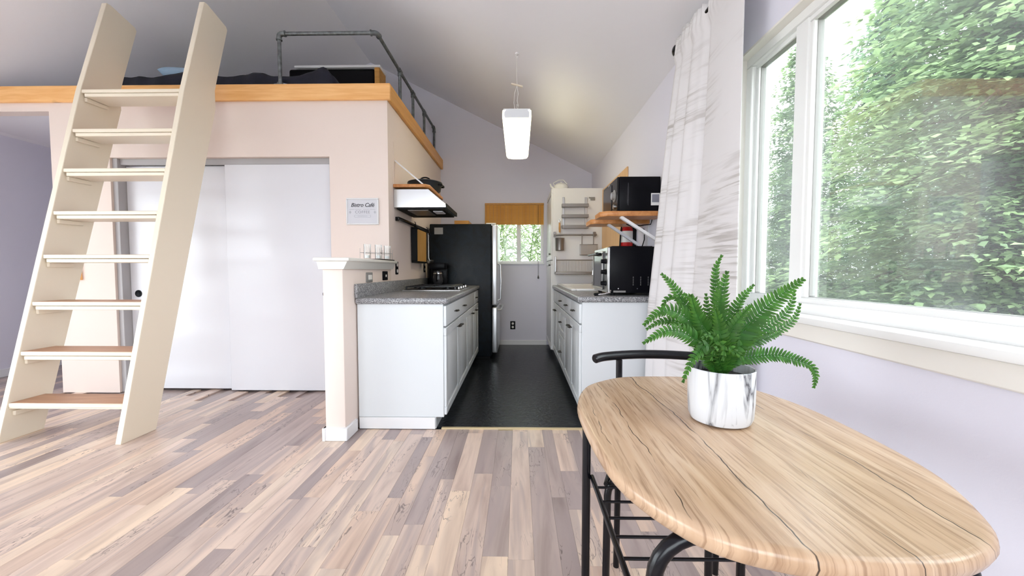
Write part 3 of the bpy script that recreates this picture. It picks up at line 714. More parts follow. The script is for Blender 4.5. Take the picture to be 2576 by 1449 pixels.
for y0 in (3.55, 3.87):
    g = G(); zz = .952
    for xx in (-1.01, -.80, -.79, -.57): g.box(xx - .005, xx + .005, y0, y0 + .30, zz - .008, zz, .002)
    for yy in (y0 + .005, y0 + .15, y0 + .295): g.box(-1.015, -.565, yy - .005, yy + .005, zz - .008, zz, .002)
    for xx in (-1.01, -.57):
        for yy in (y0 + .005, y0 + .295): g.box(xx - .006, xx + .006, yy - .006, yy + .006, .925, zz - .004)
    part('grate', g, 'blackmetal', CK)
for k in range(4): part('knob', G().lathe((-.548, 3.62 + k * .15, .926), [(.014, 0), (.013, .018), (.004, .019)], 16), 'steel', CK)
# hood, shelf, pot
HD = thing('range_hood', (-.9, 3.9, 1.655), 'stainless steel range hood on the peach wall above the cooktop', 'range hood')
hp = [(-1.129, 1.662), (-1.129, 1.828), (-.815, 1.828), (-.665, 1.700), (-.655, 1.684), (-.655, 1.662)]
part('body', G().prism(hp, 'y', 3.60, 4.22, .003), 'steel', HD)
part('underside', G().box(-1.11, -.68, 3.62, 4.20, 1.650, 1.663), 'blackmatte', HD)
part('filter', G().box(-1.02, -.83, 3.66, 4.0, 1.642, 1.651, .003), 'darksteel', HD)
part('lamp_cover', G().box(-.80, -.71, 3.72, 3.88, 1.640, 1.651, .004), 'greypaper', HD)
part('switch_panel', G().prism([(-.765, 1.7795), (-.70, 1.7235), (-.697, 1.728), (-.762, 1.784)], 'y', 3.70, 3.95), 'black', HD)
part('front_lip', G().box(-.657, -.652, 3.60, 4.22, 1.66, 1.70, .001), 'blackmatte', HD)
HS = thing('wooden_shelf', (-.98, 3.9, 1.84), 'wooden wall shelf on a white strut right above the range hood', 'shelf')
part('board', G().prism([(-1.129, 3.585), (-.84, 3.585), (-.805, 3.63), (-.805, 4.25), (-1.129, 4.25)], 'z', 1.842, 1.870, .003), 'shelfwood', HS)
sa, sb = Vector((-1.128, 3.66, 2.095)), Vector((-.86, 3.62, 1.868))
def bar(g, a, b, w, h, upx=Vector((0, 1, 0))):
    """rectangular bar from a to b, w across upx, h across the rest"""
    a, b = Vector(a), Vector(b); t = (b - a).normalized(); u = (upx - t * upx.dot(t)).normalized(); v = t.cross(u)
    vs = [p + u * (su * w / 2) + v * (sv * h / 2) for p in (a, b) for su, sv in ((-1, -1), (1, -1), (1, 1), (-1, 1))]
    return g.add(vs, [(3, 2, 1, 0), (4, 5, 6, 7), (0, 1, 5, 4), (1, 2, 6, 5), (2, 3, 7, 6), (3, 0, 4, 7)])
part('strut', bar(G(), sa, sb, .03, .012), 'white', HS, 'white diagonal strut')
part('wall_strip', G().box(-1.130, -1.126, 3.60, 3.63, 1.86, 2.25), 'peach', HS)
PN = thing('cooking_pot', (-.93, 3.97, 1.87), 'dark grey lidded cooking pot on the shelf above the hood', 'pot')
part('pot_body', G().lathe((-.93, 3.97, 1.870), [(.135, 0), (.15, .008), (.165, .07), (.172, .082), (.165, .085), (.158, .078), (.145, .015), (.004, .012)], 36), 'pan', PN)
part('lid', G().lathe((-.93, 3.97, 1.956), [(.168, 0), (.168, .006), (.13, .018), (.06, .028), (.004, .03)], 36), 'pan', PN)
part('lid_handle', G().tube([(-.93 + .055 * math.cos(a), 3.97, 1.975 + .04 * math.sin(a)) for a in [math.pi * k / 10 for k in range(11)]], .007, 8), 'black', PN)
part('side_handle', G().tube([(-.79, 3.90, 1.93), (-.755, 3.91, 1.928), (-.745, 3.97, 1.926), (-.755, 4.03, 1.928), (-.79, 4.04, 1.93)], .008, 8), 'black', PN)
# utensil rail
UR = thing('utensil_rail', (-1.10, 4.2, 1.56), 'black metal utensil rail on the peach wall below the hood', 'rail')
part('bar', G().box(-1.105, -1.085, 3.615, 4.79, 1.553, 1.583, .005, 2), 'blackmetal', UR)
for yy in (3.66, 4.74): part('bracket', G().box(-1.13, -1.104, yy - .015, yy + .015, 1.55, 1.586, .002), 'blackmetal', UR)
for yy in (4.17, 4.70): part('hook', G().tube([(-1.095, yy, 1.60), (-1.083, yy, 1.60), (-1.078, yy, 1.57), (-1.08, yy, 1.53), (-1.07, yy, 1.515), (-1.06, yy, 1.53)], .004, 8), 'blackmetal', UR)
CB = thing('cutting_board', (-1.09, 4.37, 1.18), 'wooden cutting board with black rim hanging from the black rail', 'cutting board')
part('rim', ring(G(), 'x', -1.122, -1.060, 4.145, 4.60, 1.175, 1.548, .018), 'blackmatte', CB)
part('board', G().box(-1.112, -1.066, 4.16, 4.585, 1.19, 1.535, .004), 'boardwood', CB)
LD = thing('ladle', (-1.07, 4.70, 1.12), 'thin steel ladle hanging from the hook beside the fridge', 'ladle')
part('shaft', G().tube([(-1.072, 4.70, 1.53), (-1.066, 4.70, 1.51), (-1.066, 4.70, 1.25), (-1.06, 4.70, 1.215)], [.004, .004, .004, .005], 8), 'steel', LD)
part('bowl', G().lathe((-1.05, 4.70, 1.165), [(.004, 0), (.028, .010), (.042, .032), (.045, .052), (.041, .052), (.036, .032), (.024, .014), (.004, .006)], 22), 'steel', LD)
# coffee maker
CM = thing('coffee_maker', (-.92, 4.60, .91), 'small black drip coffee maker against the fridge side', 'coffee maker')
part('base', G().box(-1.02, -.84, 4.50, 4.72, .911, .935, .006, 2), 'black', CM)
part('tower', G().box(-1.02, -.84, 4.64, 4.72, .935, 1.16, .008, 2), 'black', CM)
part('brew_head', G().box(-1.02, -.84, 4.50, 4.72, 1.11, 1.18, .010, 2), 'black', CM)
cf = part('carafe', G().lathe((-.93, 4.565, .937), [(.045, 0), (.058, .02), (.062, .06), (.050, .12), (.048, .15), (.004, .151)], 28), 'windowscreen', CM)
part('band', G().lathe((-.93, 4.565, 1.055), [(.0525, 0), (.0515, .012)], 28), 'steel', cf)
part('handle', G().tube([(-.93, 4.512, 1.06), (-.93, 4.485, 1.05), (-.93, 4.48, 1.0), (-.93, 4.505, .97)], .007, 8), 'black', cf)
single('canister', G().lathe((-1.04, 4.775, .911), [(.040, 0), (.042, .01), (.042, .22), (.040, .235), (.012, .24), (.012, .26), (.004, .262)], 24), 'black', 'tall black canister in the corner behind the coffee maker', 'canister')
# fridge
FR = thing('refrigerator', (-.68, 5.24, 0), 'black refrigerator with steel doors beside the small kitchen window', 'refrigerator')
part('body', G().box(-1.09, -.335, 4.86, 5.60, .03, 1.66, .012, 3), 'fridgeside', FR)
part('foot', G().box(-1.0, -.36, 4.88, 5.58, .004, .03), 'blackmatte', FR)
d = part('upper_door', G().box(-.330, -.262, 4.862, 5.598, .665, 1.655, .016, 3), 'doorsteel', FR)
part('handle', G().tube([(-.262, 4.92, .72), (-.225, 4.92, .74), (-.220, 4.92, .95), (-.225, 4.92, 1.16), (-.262, 4.92, 1.18)], .011, 10), 'doorsteel', d)
d = part('freezer_door', G().box(-.330, -.262, 4.862, 5.598, .075, .640, .016, 3), 'doorsteel', FR)
part('handle', G().tube([(-.262, 4.90, .60), (-.222, 4.92, .605), (-.222, 5.54, .605), (-.262, 5.56, .60)], .011, 10), 'doorsteel', d)
part('hinge_cover', G().box(-.40, -.28, 4.87, 4.93, 1.656, 1.672, .004), 'plastic', FR)
part('rating_label', G().box(-1.03, -.925, 4.8575, 4.861, 1.535, 1.615), 'greyplate', FR, 'small grey label')
single('wooden_box', G().box(-.80, -.62, 4.95, 5.25, 1.661, 1.712, .004), 'boxwood', 'flat orange wooden box lying on top of the refrigerator', 'box')
# ================================================================== BAMBOO BLIND
BL = thing('bamboo_blind', (-.06, YB - .02, 1.745), 'rolled bamboo blind over the small kitchen window', 'blind')
sl = G().box(-.488, .358, -.004, .004, 0, .010, .0015).mesh('slat', 'bambooslat')
nz = 26
for k in range(nz):
    o = bpy.data.objects.new('slat', sl); COL.objects.link(o); o.parent = BL
    zz = 1.752 + k * (2.058 - 1.752) / nz
    o.location = Vector((0, YB - .018 - .005 * (k % 2) - (.012 if k < 9 else 0), zz)) - BL.location
for xx in [-.47 + .052 * k for k in range(16)]:
    part('stitching', G().box(xx - .0012, xx + .0012, YB - .043, YB - .012, 1.752, 2.056), 'handlewood', BL)
part('backing', G().box(-.486, .356, YB - .014, YB - .011, 1.755, 2.05), 'bambooslat', BL)
part('head_rail', G().box(-.49, .36, YB - .03, YB - .001, 2.035, 2.062, .003), 'boxwood', BL)
part('pull_cord', G().tube([(.278, YB - .045, 2.03), (.278, YB - .045, 1.5), (.281, YB - .045, 1.02)], .0028, 6), 'darkpull', BL)
part('tassel', G().lathe((.281, YB - .045, .975), [(.010, 0), (.012, .01), (.005, .045)], 12), 'darkpull', BL)
# ================================================================== KITCHEN, RIGHT RUN
XR = .455
base_cabinet('base_cabinet', 1.045, XR, 2.85, 3.80, [
    ('drawer', 2.855, 3.322, .715, .855, [(3.10, .785, False)]), ('drawer', 3.328, 3.795, .715, .855, [(3.56, .785, False)]),
    ('door', 2.855, 3.322, .10, .703, [(3.275, .63, False)]), ('door', 3.328, 3.795, .10, .703, [(3.375, .63, False)])],
    'white base cabinet below the toaster oven with two drawers and two doors')
base_cabinet('base_cabinet', 1.045, XR, 3.802, 4.29, [('drawer', 3.806, 4.286, .715, .855, [(4.04, .785, False)]), ('drawer', 3.806, 4.286, .435, .703, [(4.04, .57, False)]), ('drawer', 3.806, 4.286, .10, .425, [(4.04, .265, False)])],
    'white drawer cabinet with three stacked drawers in the middle of the run')
base_cabinet('base_cabinet', 1.045, XR, 4.292, 4.995, [('drawer', 4.296, 4.64, .715, .855, []), ('drawer', 4.646, 4.99, .715, .855, []),
    ('door', 4.296, 4.64, .10, .703, [(4.60, .63, False)]), ('door', 4.646, 4.99, .10, .703, [(4.69, .63, False)])],
    'white sink cabinet with blank drawer fronts next to the tall pantry')
CT2 = thing('countertop', (.75, 3.9, .868), 'grey speckled stone countertop holding the toaster oven and sink', 'countertop')
part('slab', G().box(.418, 1.047, 2.825, 4.996, .868, .910, .014, 4), 'granite', CT2)
SK = thing('sink', (.72, 4.25, .91), 'white porcelain sink set into the grey countertop', 'sink')
g = G()
for (x0, x1, y0, y1) in ((.475, .52, 3.60, 4.94), (.90, .98, 3.60, 4.94), (.52, .90, 3.60, 3.65), (.52, .90, 4.89, 4.94)): g.box(x0, x1, y0, y1, .910, .930, .006, 2)
part('rim', g, 'porcelain', SK)
part('basin', G().box(.515, .905, 3.645, 4.895, .9105, .914), 'porcelain', SK)
part('back_ledge', G().box(.905, .985, 3.60, 4.94, .93, .955, .008, 2), 'porcelain', SK)
FC = thing('faucet', (.94, 4.10, .955), 'curved chrome faucet behind the white sink', 'faucet')
part('spout', G().tube([(.945, 4.10, .956), (.945, 4.10, 1.10)] + [(.855 + .09 * math.cos(a), 4.10, 1.10 + .09 * math.sin(a)) for a in [math.pi * k / 10 for k in range(1, 10)]] + [(.765, 4.10, 1.10), (.76, 4.10, 1.05)], .010, 10), 'chrome', FC)
part('base', G().lathe((.945, 4.10, .955), [(.026, 0), (.026, .01), (.016, .02), (.014, .05)], 20), 'chrome', FC)
part('lever', G().tube([(.945, 4.10, 1.0), (.945, 4.03, 1.03)], [.008, .005], 8), 'chrome', FC)
# pantry
PY = 5.0
PT = thing('tall_pantry', (.72, 5.4, 0), 'tall white pantry cabinet with racks hung on its side', 'cabinet')
part('carcass', G().box(.425, 1.045, PY, YB - .002, .085, 2.115, .003), 'white', PT)
part('toe_kick', G().box(.475, 1.045, PY + .01, YB - .002, .004, .086), 'white', PT)
d = part('upper_door', rail_panel(.425, -1, PY + .003, YB - .01, 1.225, 2.11), 'white', PT); part('knob', G().lathe((.405, PY + .06, 1.30), [(.006, 0), (.005, -.012), (.013, -.018), (.013, -.024), (.003, -.027)], 14, 'x'), 'darkpull', d)
d = part('lower_door', rail_panel(.425, -1, PY + .003, YB - .01, .09, 1.215), 'white', PT); part('knob', G().lathe((.405, PY + .06, 1.16), [(.006, 0), (.005, -.012), (.013, -.018), (.013, -.024), (.003, -.027)], 14, 'x'), 'darkpull', d)
def Q(px, py): p = at(px, py, y=PY - .02); return p.x, p.z
def box_px(g, x0, y0, x1, y1, dep0, dep1, bev=.002):
    """a box on the pantry side between two photo points; dep is the distance out from the panel"""
    a = at(x0, y0, y=PY - dep1); b = at(x1, y1, y=PY - dep1); return g.box(a.x, b.x, PY - dep1, PY - dep0, b.z, a.z, bev)
RK = thing('spice_rack', (.68, PY, 1.65), 'three-tier steel rail rack screwed to the pantry side', 'rack')
for xa, xb in ((1415, 1420), (1471, 1477)): part('upright', box_px(G(), xa, 496, xb, 576, .001, .012), 'steel', RK)
for ya in (512, 539, 566):
    part('tray_rail', box_px(G(), 1414, ya, 1481, ya + 8, .012, .075), 'darksteel', RK)
HR = thing('hanging_rail', (.67, PY, 1.52), 'thin steel hanging rail across the pantry side', 'rail')
a, b = at(1394, 591, y=PY - .04), at(1501, 591, y=PY - .04)
part('bar', G().cyl(a, b, .010), 'darksteel', HR)
for xx in (1396, 1496): part('bracket', box_px(G(), xx - 3, 583, xx + 3, 595, .0, .045), 'darksteel', HR)
mk = at(1408, 615, y=PY - .06)
MP = thing('milk_pot', (mk.x, mk.y, mk.z - .09), 'small steel milk pot with wooden handle hanging on the pantry rail', 'pot')
part('cup', G().lathe((mk.x, mk.y - .01, mk.z - .078), [(.048, 0), (.054, .006), (.056, .15), (.060, .155), (.055, .156), (.052, .15), (.050, .01), (.004, .008)], 28), 'darksteel', MP)
part('neck', G().tube([(mk.x + .01, mk.y + .02, mk.z + .05), (mk.x + .003, mk.y + .03, mk.z + .12), (mk.x + .002, mk.y + .03, mk.z + .15)], .005, 8), 'steel', MP)
part('handle', G().tube([(mk.x + .002, mk.y + .03, mk.z + .15), (mk.x + .001, mk.y + .03, mk.z + .20), (mk.x, mk.y + .03, mk.z + .27)], [.010, .013, .010], 10), 'handlewood', MP)
part('loop', G().tube([(mk.x + .011 * math.cos(a), mk.y + .03, mk.z + .295 + .022 * math.sin(a)) for a in [2 * math.pi * k / 14 for k in range(14)]], .003, 6, closed=True), 'steel', MP)
WB = thing('wire_basket', (.82, PY - .05, 1.28), 'pale mesh basket with two hooks on the pantry rail', 'basket')
b0, b1 = at(1461, 615, y=PY - .10), at(1503, 641, y=PY - .10)
g = G()
for yy in (PY - .10, PY - .03):
    g.tube([(b0.x, yy, b0.z), (b1.x, yy, b0.z), (b1.x, yy, b1.z), (b0.x, yy, b1.z)], .004, 6, closed=True)
for xx, zz in ((b0.x, b0.z), (b1.x, b0.z), (b0.x, b1.z), (b1.x, b1.z)): g.cyl((xx, PY - .10, zz), (xx, PY - .03, zz), .004, 6)
part('frame', g, 'darksteel', WB)
g = G(); n = 16
for k in range(1, n): xx = b0.x + (b1.x - b0.x) * k / n; g.cyl((xx, PY - .10, b1.z), (xx, PY - .10, b0.z), .0016, 5)
for k in range(1, 10): zz = b1.z + (b0.z - b1.z) * k / 10; g.cyl((b0.x, PY - .10, zz), (b1.x, PY - .10, zz), .0016, 5)
part('mesh_front', g, 'steel', WB)
part('back_plate', G().box(b0.x, b1.x, PY - .032, PY - .028, b1.z, b0.z), 'greypaper', WB)
for xx in (1464, 1493):
    c0 = at(xx, 604, y=PY - .055)
    part('hook', G().tube([(c0.x, PY - .045, c0.z + .075), (c0.x, PY - .06, c0.z + .07), (c0.x, PY - .06, b0.z)], .006, 8), 'darksteel', WB)
DR = thing('dish_rack', (.66, PY - .06, 1.05), 'wall-hung steel dish rack with upright wires above the sink', 'rack')
e0, e1 = at(1396, 654, y=PY - .09), at(1499, 690, y=PY - .09)
part('tray', G().box(e0.x, e1.x, PY - .17, PY - .004, e1.z, e1.z + .030, .004), 'darksteel', DR)
part('top_rail', G().cyl((e0.x, PY - .03, e0.z), (e1.x, PY - .03, e0.z), .006, 8), 'darksteel', DR)
for xx in (e0.x, e1.x - .02): part('side_arm', G().box(xx, xx + .02, PY - .05, PY - .004, e1.z, e0.z + .045, .003), 'steel', DR)
g = G()
for k in range(26): xx = e0.x + .025 + (e1.x - e0.x - .05) * k / 25; g.cyl((xx, PY - .03, e1.z + .02), (xx, PY - .03, e0.z), .0022, 5)
part('wires', g, 'steel', DR)
g = G()
for k in range(26): xx = e0.x + .025 + (e1.x - e0.x - .05) * k / 25; g.cyl((xx, PY - .165, e1.z - .006), (xx, PY - .165, e1.z + .002), .003, 5)
part('drip_pegs', g, 'darksteel', DR)
h0 = at(1491, 500, y=PY)
single('adhesive_hook', G().box(h0.x - .028, h0.x + .028, PY - .012, PY - .0005, h0.z - .02, h0.z + .02, .003).box(h0.x - .05, h0.x - .028, PY - .010, PY - .0005, h0.z + .004, h0.z + .02, .002), 'greyplate', 'small grey adhesive hook near the pantry top corner', 'hook')
KT = thing('white_kettle', (.56, 5.3, 2.115), 'white enamel kettle on top of the tall pantry', 'kettle')
kx, ky = .55, 5.25
part('body', G().lathe((kx, ky, 2.116), [(.085, 0), (.095, .01), (.095, .07), (.07, .10), (.03, .11), (.004, .112)], 30), 'porcelain', KT)
part('knob', G().ball((kx, ky, 2.235), .012, 8), 'porcelain', KT)
part('handle', G().tube([(kx - .08, ky, 2.19), (kx - .10, ky, 2.23), (kx - .03, ky, 2.27), (kx + .03, ky, 2.27), (kx + .08, ky, 2.22)], .006, 8), 'porcelain', KT)
part('spout', G().tube([(kx - .085, ky, 2.15), (kx - .13, ky, 2.19), (kx - .14, ky, 2.22)], [.018, .012, .010], 10), 'porcelain', KT)
# toaster oven
TO = thing('toaster_oven', (.84, 3.2, .911), 'black toaster oven with three knobs on the grey countertop', 'toaster oven')
part('body', G().box(.675, 1.005, 2.95, 3.46, .928, 1.272, .008, 2), 'black', TO)
part('front_frame', G().box(.655, .676, 2.952, 3.458, .93, 1.268, .004), 'steel', TO)
dr = part('oven_door', G().box(.645, .657, 3.075, 3.45, .955, 1.235, .004), 'windowscreen', TO, 'dark glass door')
part('door_trim', ring(G(), 'x', .640, .648, 3.07, 3.455, .945, 1.245, .022), 'steel', dr)
part('handle', G().cyl((.605, 3.09, 1.225), (.605, 3.44, 1.225), .011, 12).cyl((.605, 3.11, 1.225), (.645, 3.11, 1.225), .007, 8).cyl((.605, 3.42, 1.225), (.645, 3.42, 1.225), .007, 8), 'blackmetal', dr)
for zz in (1.165, 1.085, 1.00): part('knob', G().lathe((.655, 3.01, zz), [(.020, 0), (.020, -.006), (.016, -.010), (.015, -.036), (.004, -.038)], 20, 'x'), 'black', TO)
part('top_ridge', G().box(.69, .99, 2.97, 3.44, 1.272, 1.277, .002), 'black', TO)
for (yy, xx) in ((2.98, .70), (2.98, .97), (3.42, .70), (3.42, .97)): part('foot', G().lathe((xx, yy, .911), [(.016, 0), (.018, .018)], 14), 'blackmatte', TO)
g = G()
for xx in (.845, .90, .955):
    for k in range(5): g.lathe((xx, 2.9485, .99 + k * .014), [(.0035, 0), (.0035, .002)], 8, 'y')
part('vent_holes', g, 'greyplate', TO)
part('base_strip', G().box(.70, .79, 2.946, 2.951, .933, .947), 'greyplate', TO)
g = G()
for xx in (.735, .875): g.lathe((xx, 2.9465, .962), [(.004, 0), (.004, .004)], 10, 'y')
part('screw', g, 'chrome', TO)
TG = thing('tongs', (.62, 3.0, .911), 'steel tongs with black tips lying at the toaster oven foot', 'tongs')
part('arm', G().tube([(.585, 2.93, .918), (.63, 2.915, .925), (.665, 2.91, .935), (.67, 2.905, .955)], .006, 8).tube([(.59, 2.955, .918), (.63, 2.93, .925), (.665, 2.91, .935)], .006, 8), 'chrome', TG)
part('tip', G().box(.555, .60, 2.925, 2.96, .911, .93, .005), 'black', TG)
# shelf boards, microwave
SH = thing('wooden_shelf', (.82, 2.99, 1.48), 'wooden wall shelf with white strut carrying the microwave', 'shelf')
part('board', G().prism([(.635, 2.88), (1.048, 2.88), (1.048, 3.10), (.588, 3.10), (.588, 2.93)], 'z', 1.486, 1.522, .003), 'shelfwood', SH)
part('strut', bar(G(), (.735, 2.91, 1.484), (1.047, 2.91, 1.285), .03, .02), 'white', SH, 'white diagonal strut')
SH2 = thing('wooden_shelf', (.82, 3.33, 1.47), 'wooden wall shelf with pale strut above the fire extinguisher', 'shelf')
part('board', G().prism([(.615, 3.22), (1.048, 3.22), (1.048, 3.46), (.580, 3.46), (.580, 3.26)], 'z', 1.470, 1.508, .003), 'shelfwood', SH2)
part('strut', bar(G(), (.72, 3.25, 1.468), (1.047, 3.25, 1.25), .03, .02), 'greypaper', SH2, 'pale grey diagonal strut')
part('wall_strip', G().box(1.040, 1.049, 3.23, 3.27, 1.22, 1.468), 'greypaper', SH2)
MW = thing('microwave', (.88, 3.2, 1.522), 'black microwave with round dial on the wooden shelf', 'microwave')
part('body', G().box(.735, 1.035, 2.95, 3.43, 1.530, 1.782, .006, 2), 'black', MW)
part('front_panel', G().box(.720, .736, 2.952, 3.428, 1.532, 1.780, .004), 'blackmetal', MW)
part('door_window', G().box(.715, .721, 3.12, 3.41, 1.56, 1.755, .002), 'windowscreen', MW)
dl = part('dial', G().lathe((.720, 3.035, 1.655), [(.045, 0), (.045, -.004), (.030, -.005), (.028, -.022), (.004, -.023)], 28, 'x'), 'greyplate', MW)
part('dial_face', G().lathe((.697, 3.035, 1.655), [(.022, 0), (.022, -.002)], 24, 'x'), 'paleink', dl)
part('door_button', G().lathe((.720, 3.035, 1.575), [(.018, 0), (.018, -.010), (.004, -.012)], 20, 'x'), 'steel', MW)
part('badge', G().box(.7135, .716, 3.17, 3.22, 1.757, 1.768), 'steel', MW)
for (yy, xx) in ((2.98, .76), (2.98, 1.01), (3.15, .76), (3.15, 1.01)): part('foot', G().lathe((xx, yy, 1.5225), [(.012, 0), (.012, .009)], 12), 'blackmatte', MW)
part('side_dent', G().prism([(.795, 1.575), (.803, 1.57), (.806, 1.60), (.806, 1.70), (.803, 1.735), (.797, 1.735), (.793, 1.70), (.793, 1.60)], 'y', 2.947, 2.951, .001), 'windowscreen', MW)
PH = thing('instant_photo', (1.0, 2.948, 1.57), 'small white-bordered instant photo stuck on the microwave side', 'photo')
part('card', G().box(.966, 1.030, 2.9465, 2.9495, 1.572, 1.660), 'paper', PH)
part('image', G().box(.972, 1.024, 2.9455, 2.9466, 1.594, 1.652), 'greyink', PH)
single('power_cable', G().tube([(1.0445, 3.15, 1.58), (1.0445, 3.15, 1.50), (1.03, 3.14, 1.455), (.95, 3.15, 1.447), (.88, 3.16, 1.45), (.84, 3.14, 1.458), (.90, 3.155, 1.435), (.985, 3.16, 1.42), (.99, 3.165, 1.34), (.975, 3.17, 1.285)], .004, 6), 'black', 'black power cable looping below the wooden shelves', 'cable')
# extinguisher and wood panel
FE = thing('fire_extinguisher', (.965, 3.60, 1.245), 'red fire extinguisher with paper label on the wall under the shelf', 'extinguisher')
part('cylinder', G().lathe((.965, 3.60, 1.245), [(.045, 0), (.055, .012), (.055, .21), (.045, .245), (.02, .262), (.02, .275)], 26), 'red', FE)
part('label_band', G().lathe((.965, 3.60, 1.345), [(.0555, 0), (.0555, .10)], 26), 'paper', FE)
part('valve', G().box(.945, .985, 3.58, 3.62, 1.515, 1.540, .004), 'blackmatte', FE)
part('lever', bar(G(), (.99, 3.60, 1.547), (.90, 3.58, 1.530), .02, .008), 'blackmatte', FE)
part('wall_bracket', G().box(1.02, 1.049, 3.585, 3.615, 1.265, 1.525), 'blackmatte', FE)
part('hose', G().tube([(.95, 3.585, 1.525), (.915, 3.57, 1.505), (.905, 3.57, 1.415), (.90, 3.57, 1.305)], .007, 8), 'blackmatte', FE)
PNL = thing('wood_panel', (1.04, 4.4, .96), 'tan wooden panel board fixed to the wall behind the microwave', 'panel')
for k in range(4): part('board', G().box(1.034, 1.049, 3.87 + k * .28, 3.87 + k * .28 + .278, .96, 2.09, .003), 'panelwood', PNL)

# ================================================================== PENDANT LIGHT
FX = thing('pendant_light', (-.02, 4.15, 2.40), 'lit wraparound fluorescent fixture hung on cords above the kitchen aisle', 'light fixture')
fy0, fy1, fx = 3.55, 4.76, -.018
part('diffuser', G().prism([(fx - .125, 2.50), (fx - .128, 2.44), (fx - .110, 2.415), (fx - .05, 2.405), (fx + .05, 2.405), (fx + .110, 2.415), (fx + .128, 2.44), (fx + .125, 2.50)], 'y', fy0, fy1, .003), 'diffuser', FX, 'glowing warm white diffuser')
ec = [(fx - .108, 2.43), (fx + .108, 2.43), (fx + .112, 2.475), (fx + .095, 2.50), (fx - .095, 2.50), (fx - .112, 2.475)]
for a, b in ((fy0 - .012, fy0 - .001), (fy1 + .001, fy1 + .012)): part('end_cap', G().prism(ec, 'y', a, b, .002), 'fixwhite', FX, 'white end cap')
part('top_pan', G().box(fx - .118, fx + .118, fy0, fy1, 2.501, 2.512, .002), 'fixwhite', FX)
zc = ceil_z(fx)
for yy in (fy0 + .05, fy1 - .05):
    part('cord', G().tube([(fx, yy, zc - .03), (fx - .002, yy, 2.86), (fx + .002, yy, 2.73)], .0022, 6), 'cord', FX)
    part('cord_loop', G().tube([(fx, yy, 2.73), (fx - .022, yy, 2.66), (fx - .026, yy, 2.58), (fx - .018, yy, 2.512)], .0022, 6).tube([(fx, yy, 2.73), (fx + .012, yy, 2.66), (fx + .002, yy, 2.6), (fx + .014, yy, 2.55), (fx + .004, yy, 2.512)], .0022, 6), 'cord', FX)
    part('toggle', bar(G(), (fx - .05, yy, 2.748), (fx + .05, yy, 2.722), .014, .012), 'cream', FX, 'small pale wooden toggle')
    part('ceiling_hook', G().lathe((fx, yy, zc - .014), [(.010, -.004), (.016, 0), (.016, .012), (.012, .016)], 14).tube([(fx, yy, zc - .012), (fx - .012, yy, zc - .026), (fx - .004, yy, zc - .04), (fx + .008, yy, zc - .03)], .003, 6), 'white', FX)

# ================================================================== CURTAIN
ROD = thing('curtain_rod', (.95, 1.2, 2.395), 'black curtain rod with ball end above the large window', 'curtain rod')
part('rod', G().cyl((.945, -.15, 2.395), (.945, 2.40, 2.395), .012, 14), 'blackmetal', ROD)
part('finial', G().ball((.945, 2.425, 2.395), .040, 12), 'blackmetal', ROD)
for yy in (2.30, .05): part('bracket', G().cyl((.945, yy, 2.395), (1.05, yy, 2.395), .008, 10).lathe((1.042, yy, 2.395), [(.025, 0), (.025, .008)], 16, 'x'), 'blackmetal', ROD)
def curtain():
    gg = G(); nu, nv = 160, 60
    zt_, zb = 2.435, .05
    def fold(u):                                          # depth of the cloth across its width: flat leaf, deep tuck, soft pleats
        f = 0
        for c, w, d in ((.47, .035, -1.25), (.62, .055, .75), (.70, .03, -.45), (.80, .05, .65), (.885, .03, -.5), (.95, .04, .5)): f += d * math.exp(-((u - c) / w) ** 2)
        return f + .25 * math.sin(u * 9 + .4)
    for j in range(nv + 1):
        v = j / nv; z = zt_ + (zb - zt_) * v
        ya = 1.725; yb = 2.40 + .40 * min(1, v * 1.5) ** .8
        for i in range(nu + 1):
            u = i / nu; y = ya + (yb - ya) * u
            k = .45 + .55 * min(1, v * 4)
            x = .94 - .03 * fold(u + .012 * math.sin(v * 5)) * k - .045 * u * v
            if z > 2.34: x += .005 * math.sin(u * 130) * (z - 2.34) / .09
            gg.v.append((x - (.018 if abs(z - 2.395) < .05 else 0), y, z + .006 * math.sin(u * 110) * (1 if j < 2 else 0)))
    for j in range(nv):
        for i in range(nu):
            a = j * (nu + 1) + i; gg.f.append((a, a + 1, a + nu + 2, a + nu + 1))
    return gg
cu = single('curtain', curtain(), 'curtain', 'pale grey streaked curtain gathered beside the large window', 'curtain', angle=180)
md = cu.modifiers.new('thickness', 'SOLIDIFY'); md.thickness = .003

# ================================================================== TABLE
TC = Vector((.446, .890)); TA, TB, TZ = .297, .423, .75
def table_outline(k=1.0, n=96):
    pts = []
    for i in range(n):
        a = 2 * math.pi * i / n; c_, s_ = math.cos(a), math.sin(a); e = 2 / 2.55
        w = 1 + .006 * math.sin(5 * a + 1) + .004 * math.sin(11 * a)
        pts.append((TC.x + (TA * w + k) * abs(c_) ** e * (1 if c_ > 0 else -1), TC.y + (TB * w + k) * abs(s_) ** e * (1 if s_ > 0 else -1)))
    return pts
TB_ = thing('bistro_table', (TC.x, TC.y, 0), 'oval wood-look bistro table with black tube legs by the window', 'table')
g = G(); rings = [(-.012, 0), (-.004, -.002), (0, -.007), (.0015, -.016), (-.004, -.030), (-.010, -.036)]; n = 96
for k, dz in rings: g.v += [(p[0], p[1], TZ + dz) for p in table_outline(k)]
for r_ in range(len(rings) - 1):
    for i in range(n): g.f.append((r_ * n + i, (r_ + 1) * n + i, (r_ + 1) * n + (i + 1) % n, r_ * n + (i + 1) % n))
g.f += [tuple(range(n)), tuple((len(rings) - 1) * n + i for i in range(n - 1, -1, -1))]
part('tabletop', g, 'tabletop', TB_, 'pale brown cracked wood tabletop')
tr = .0125
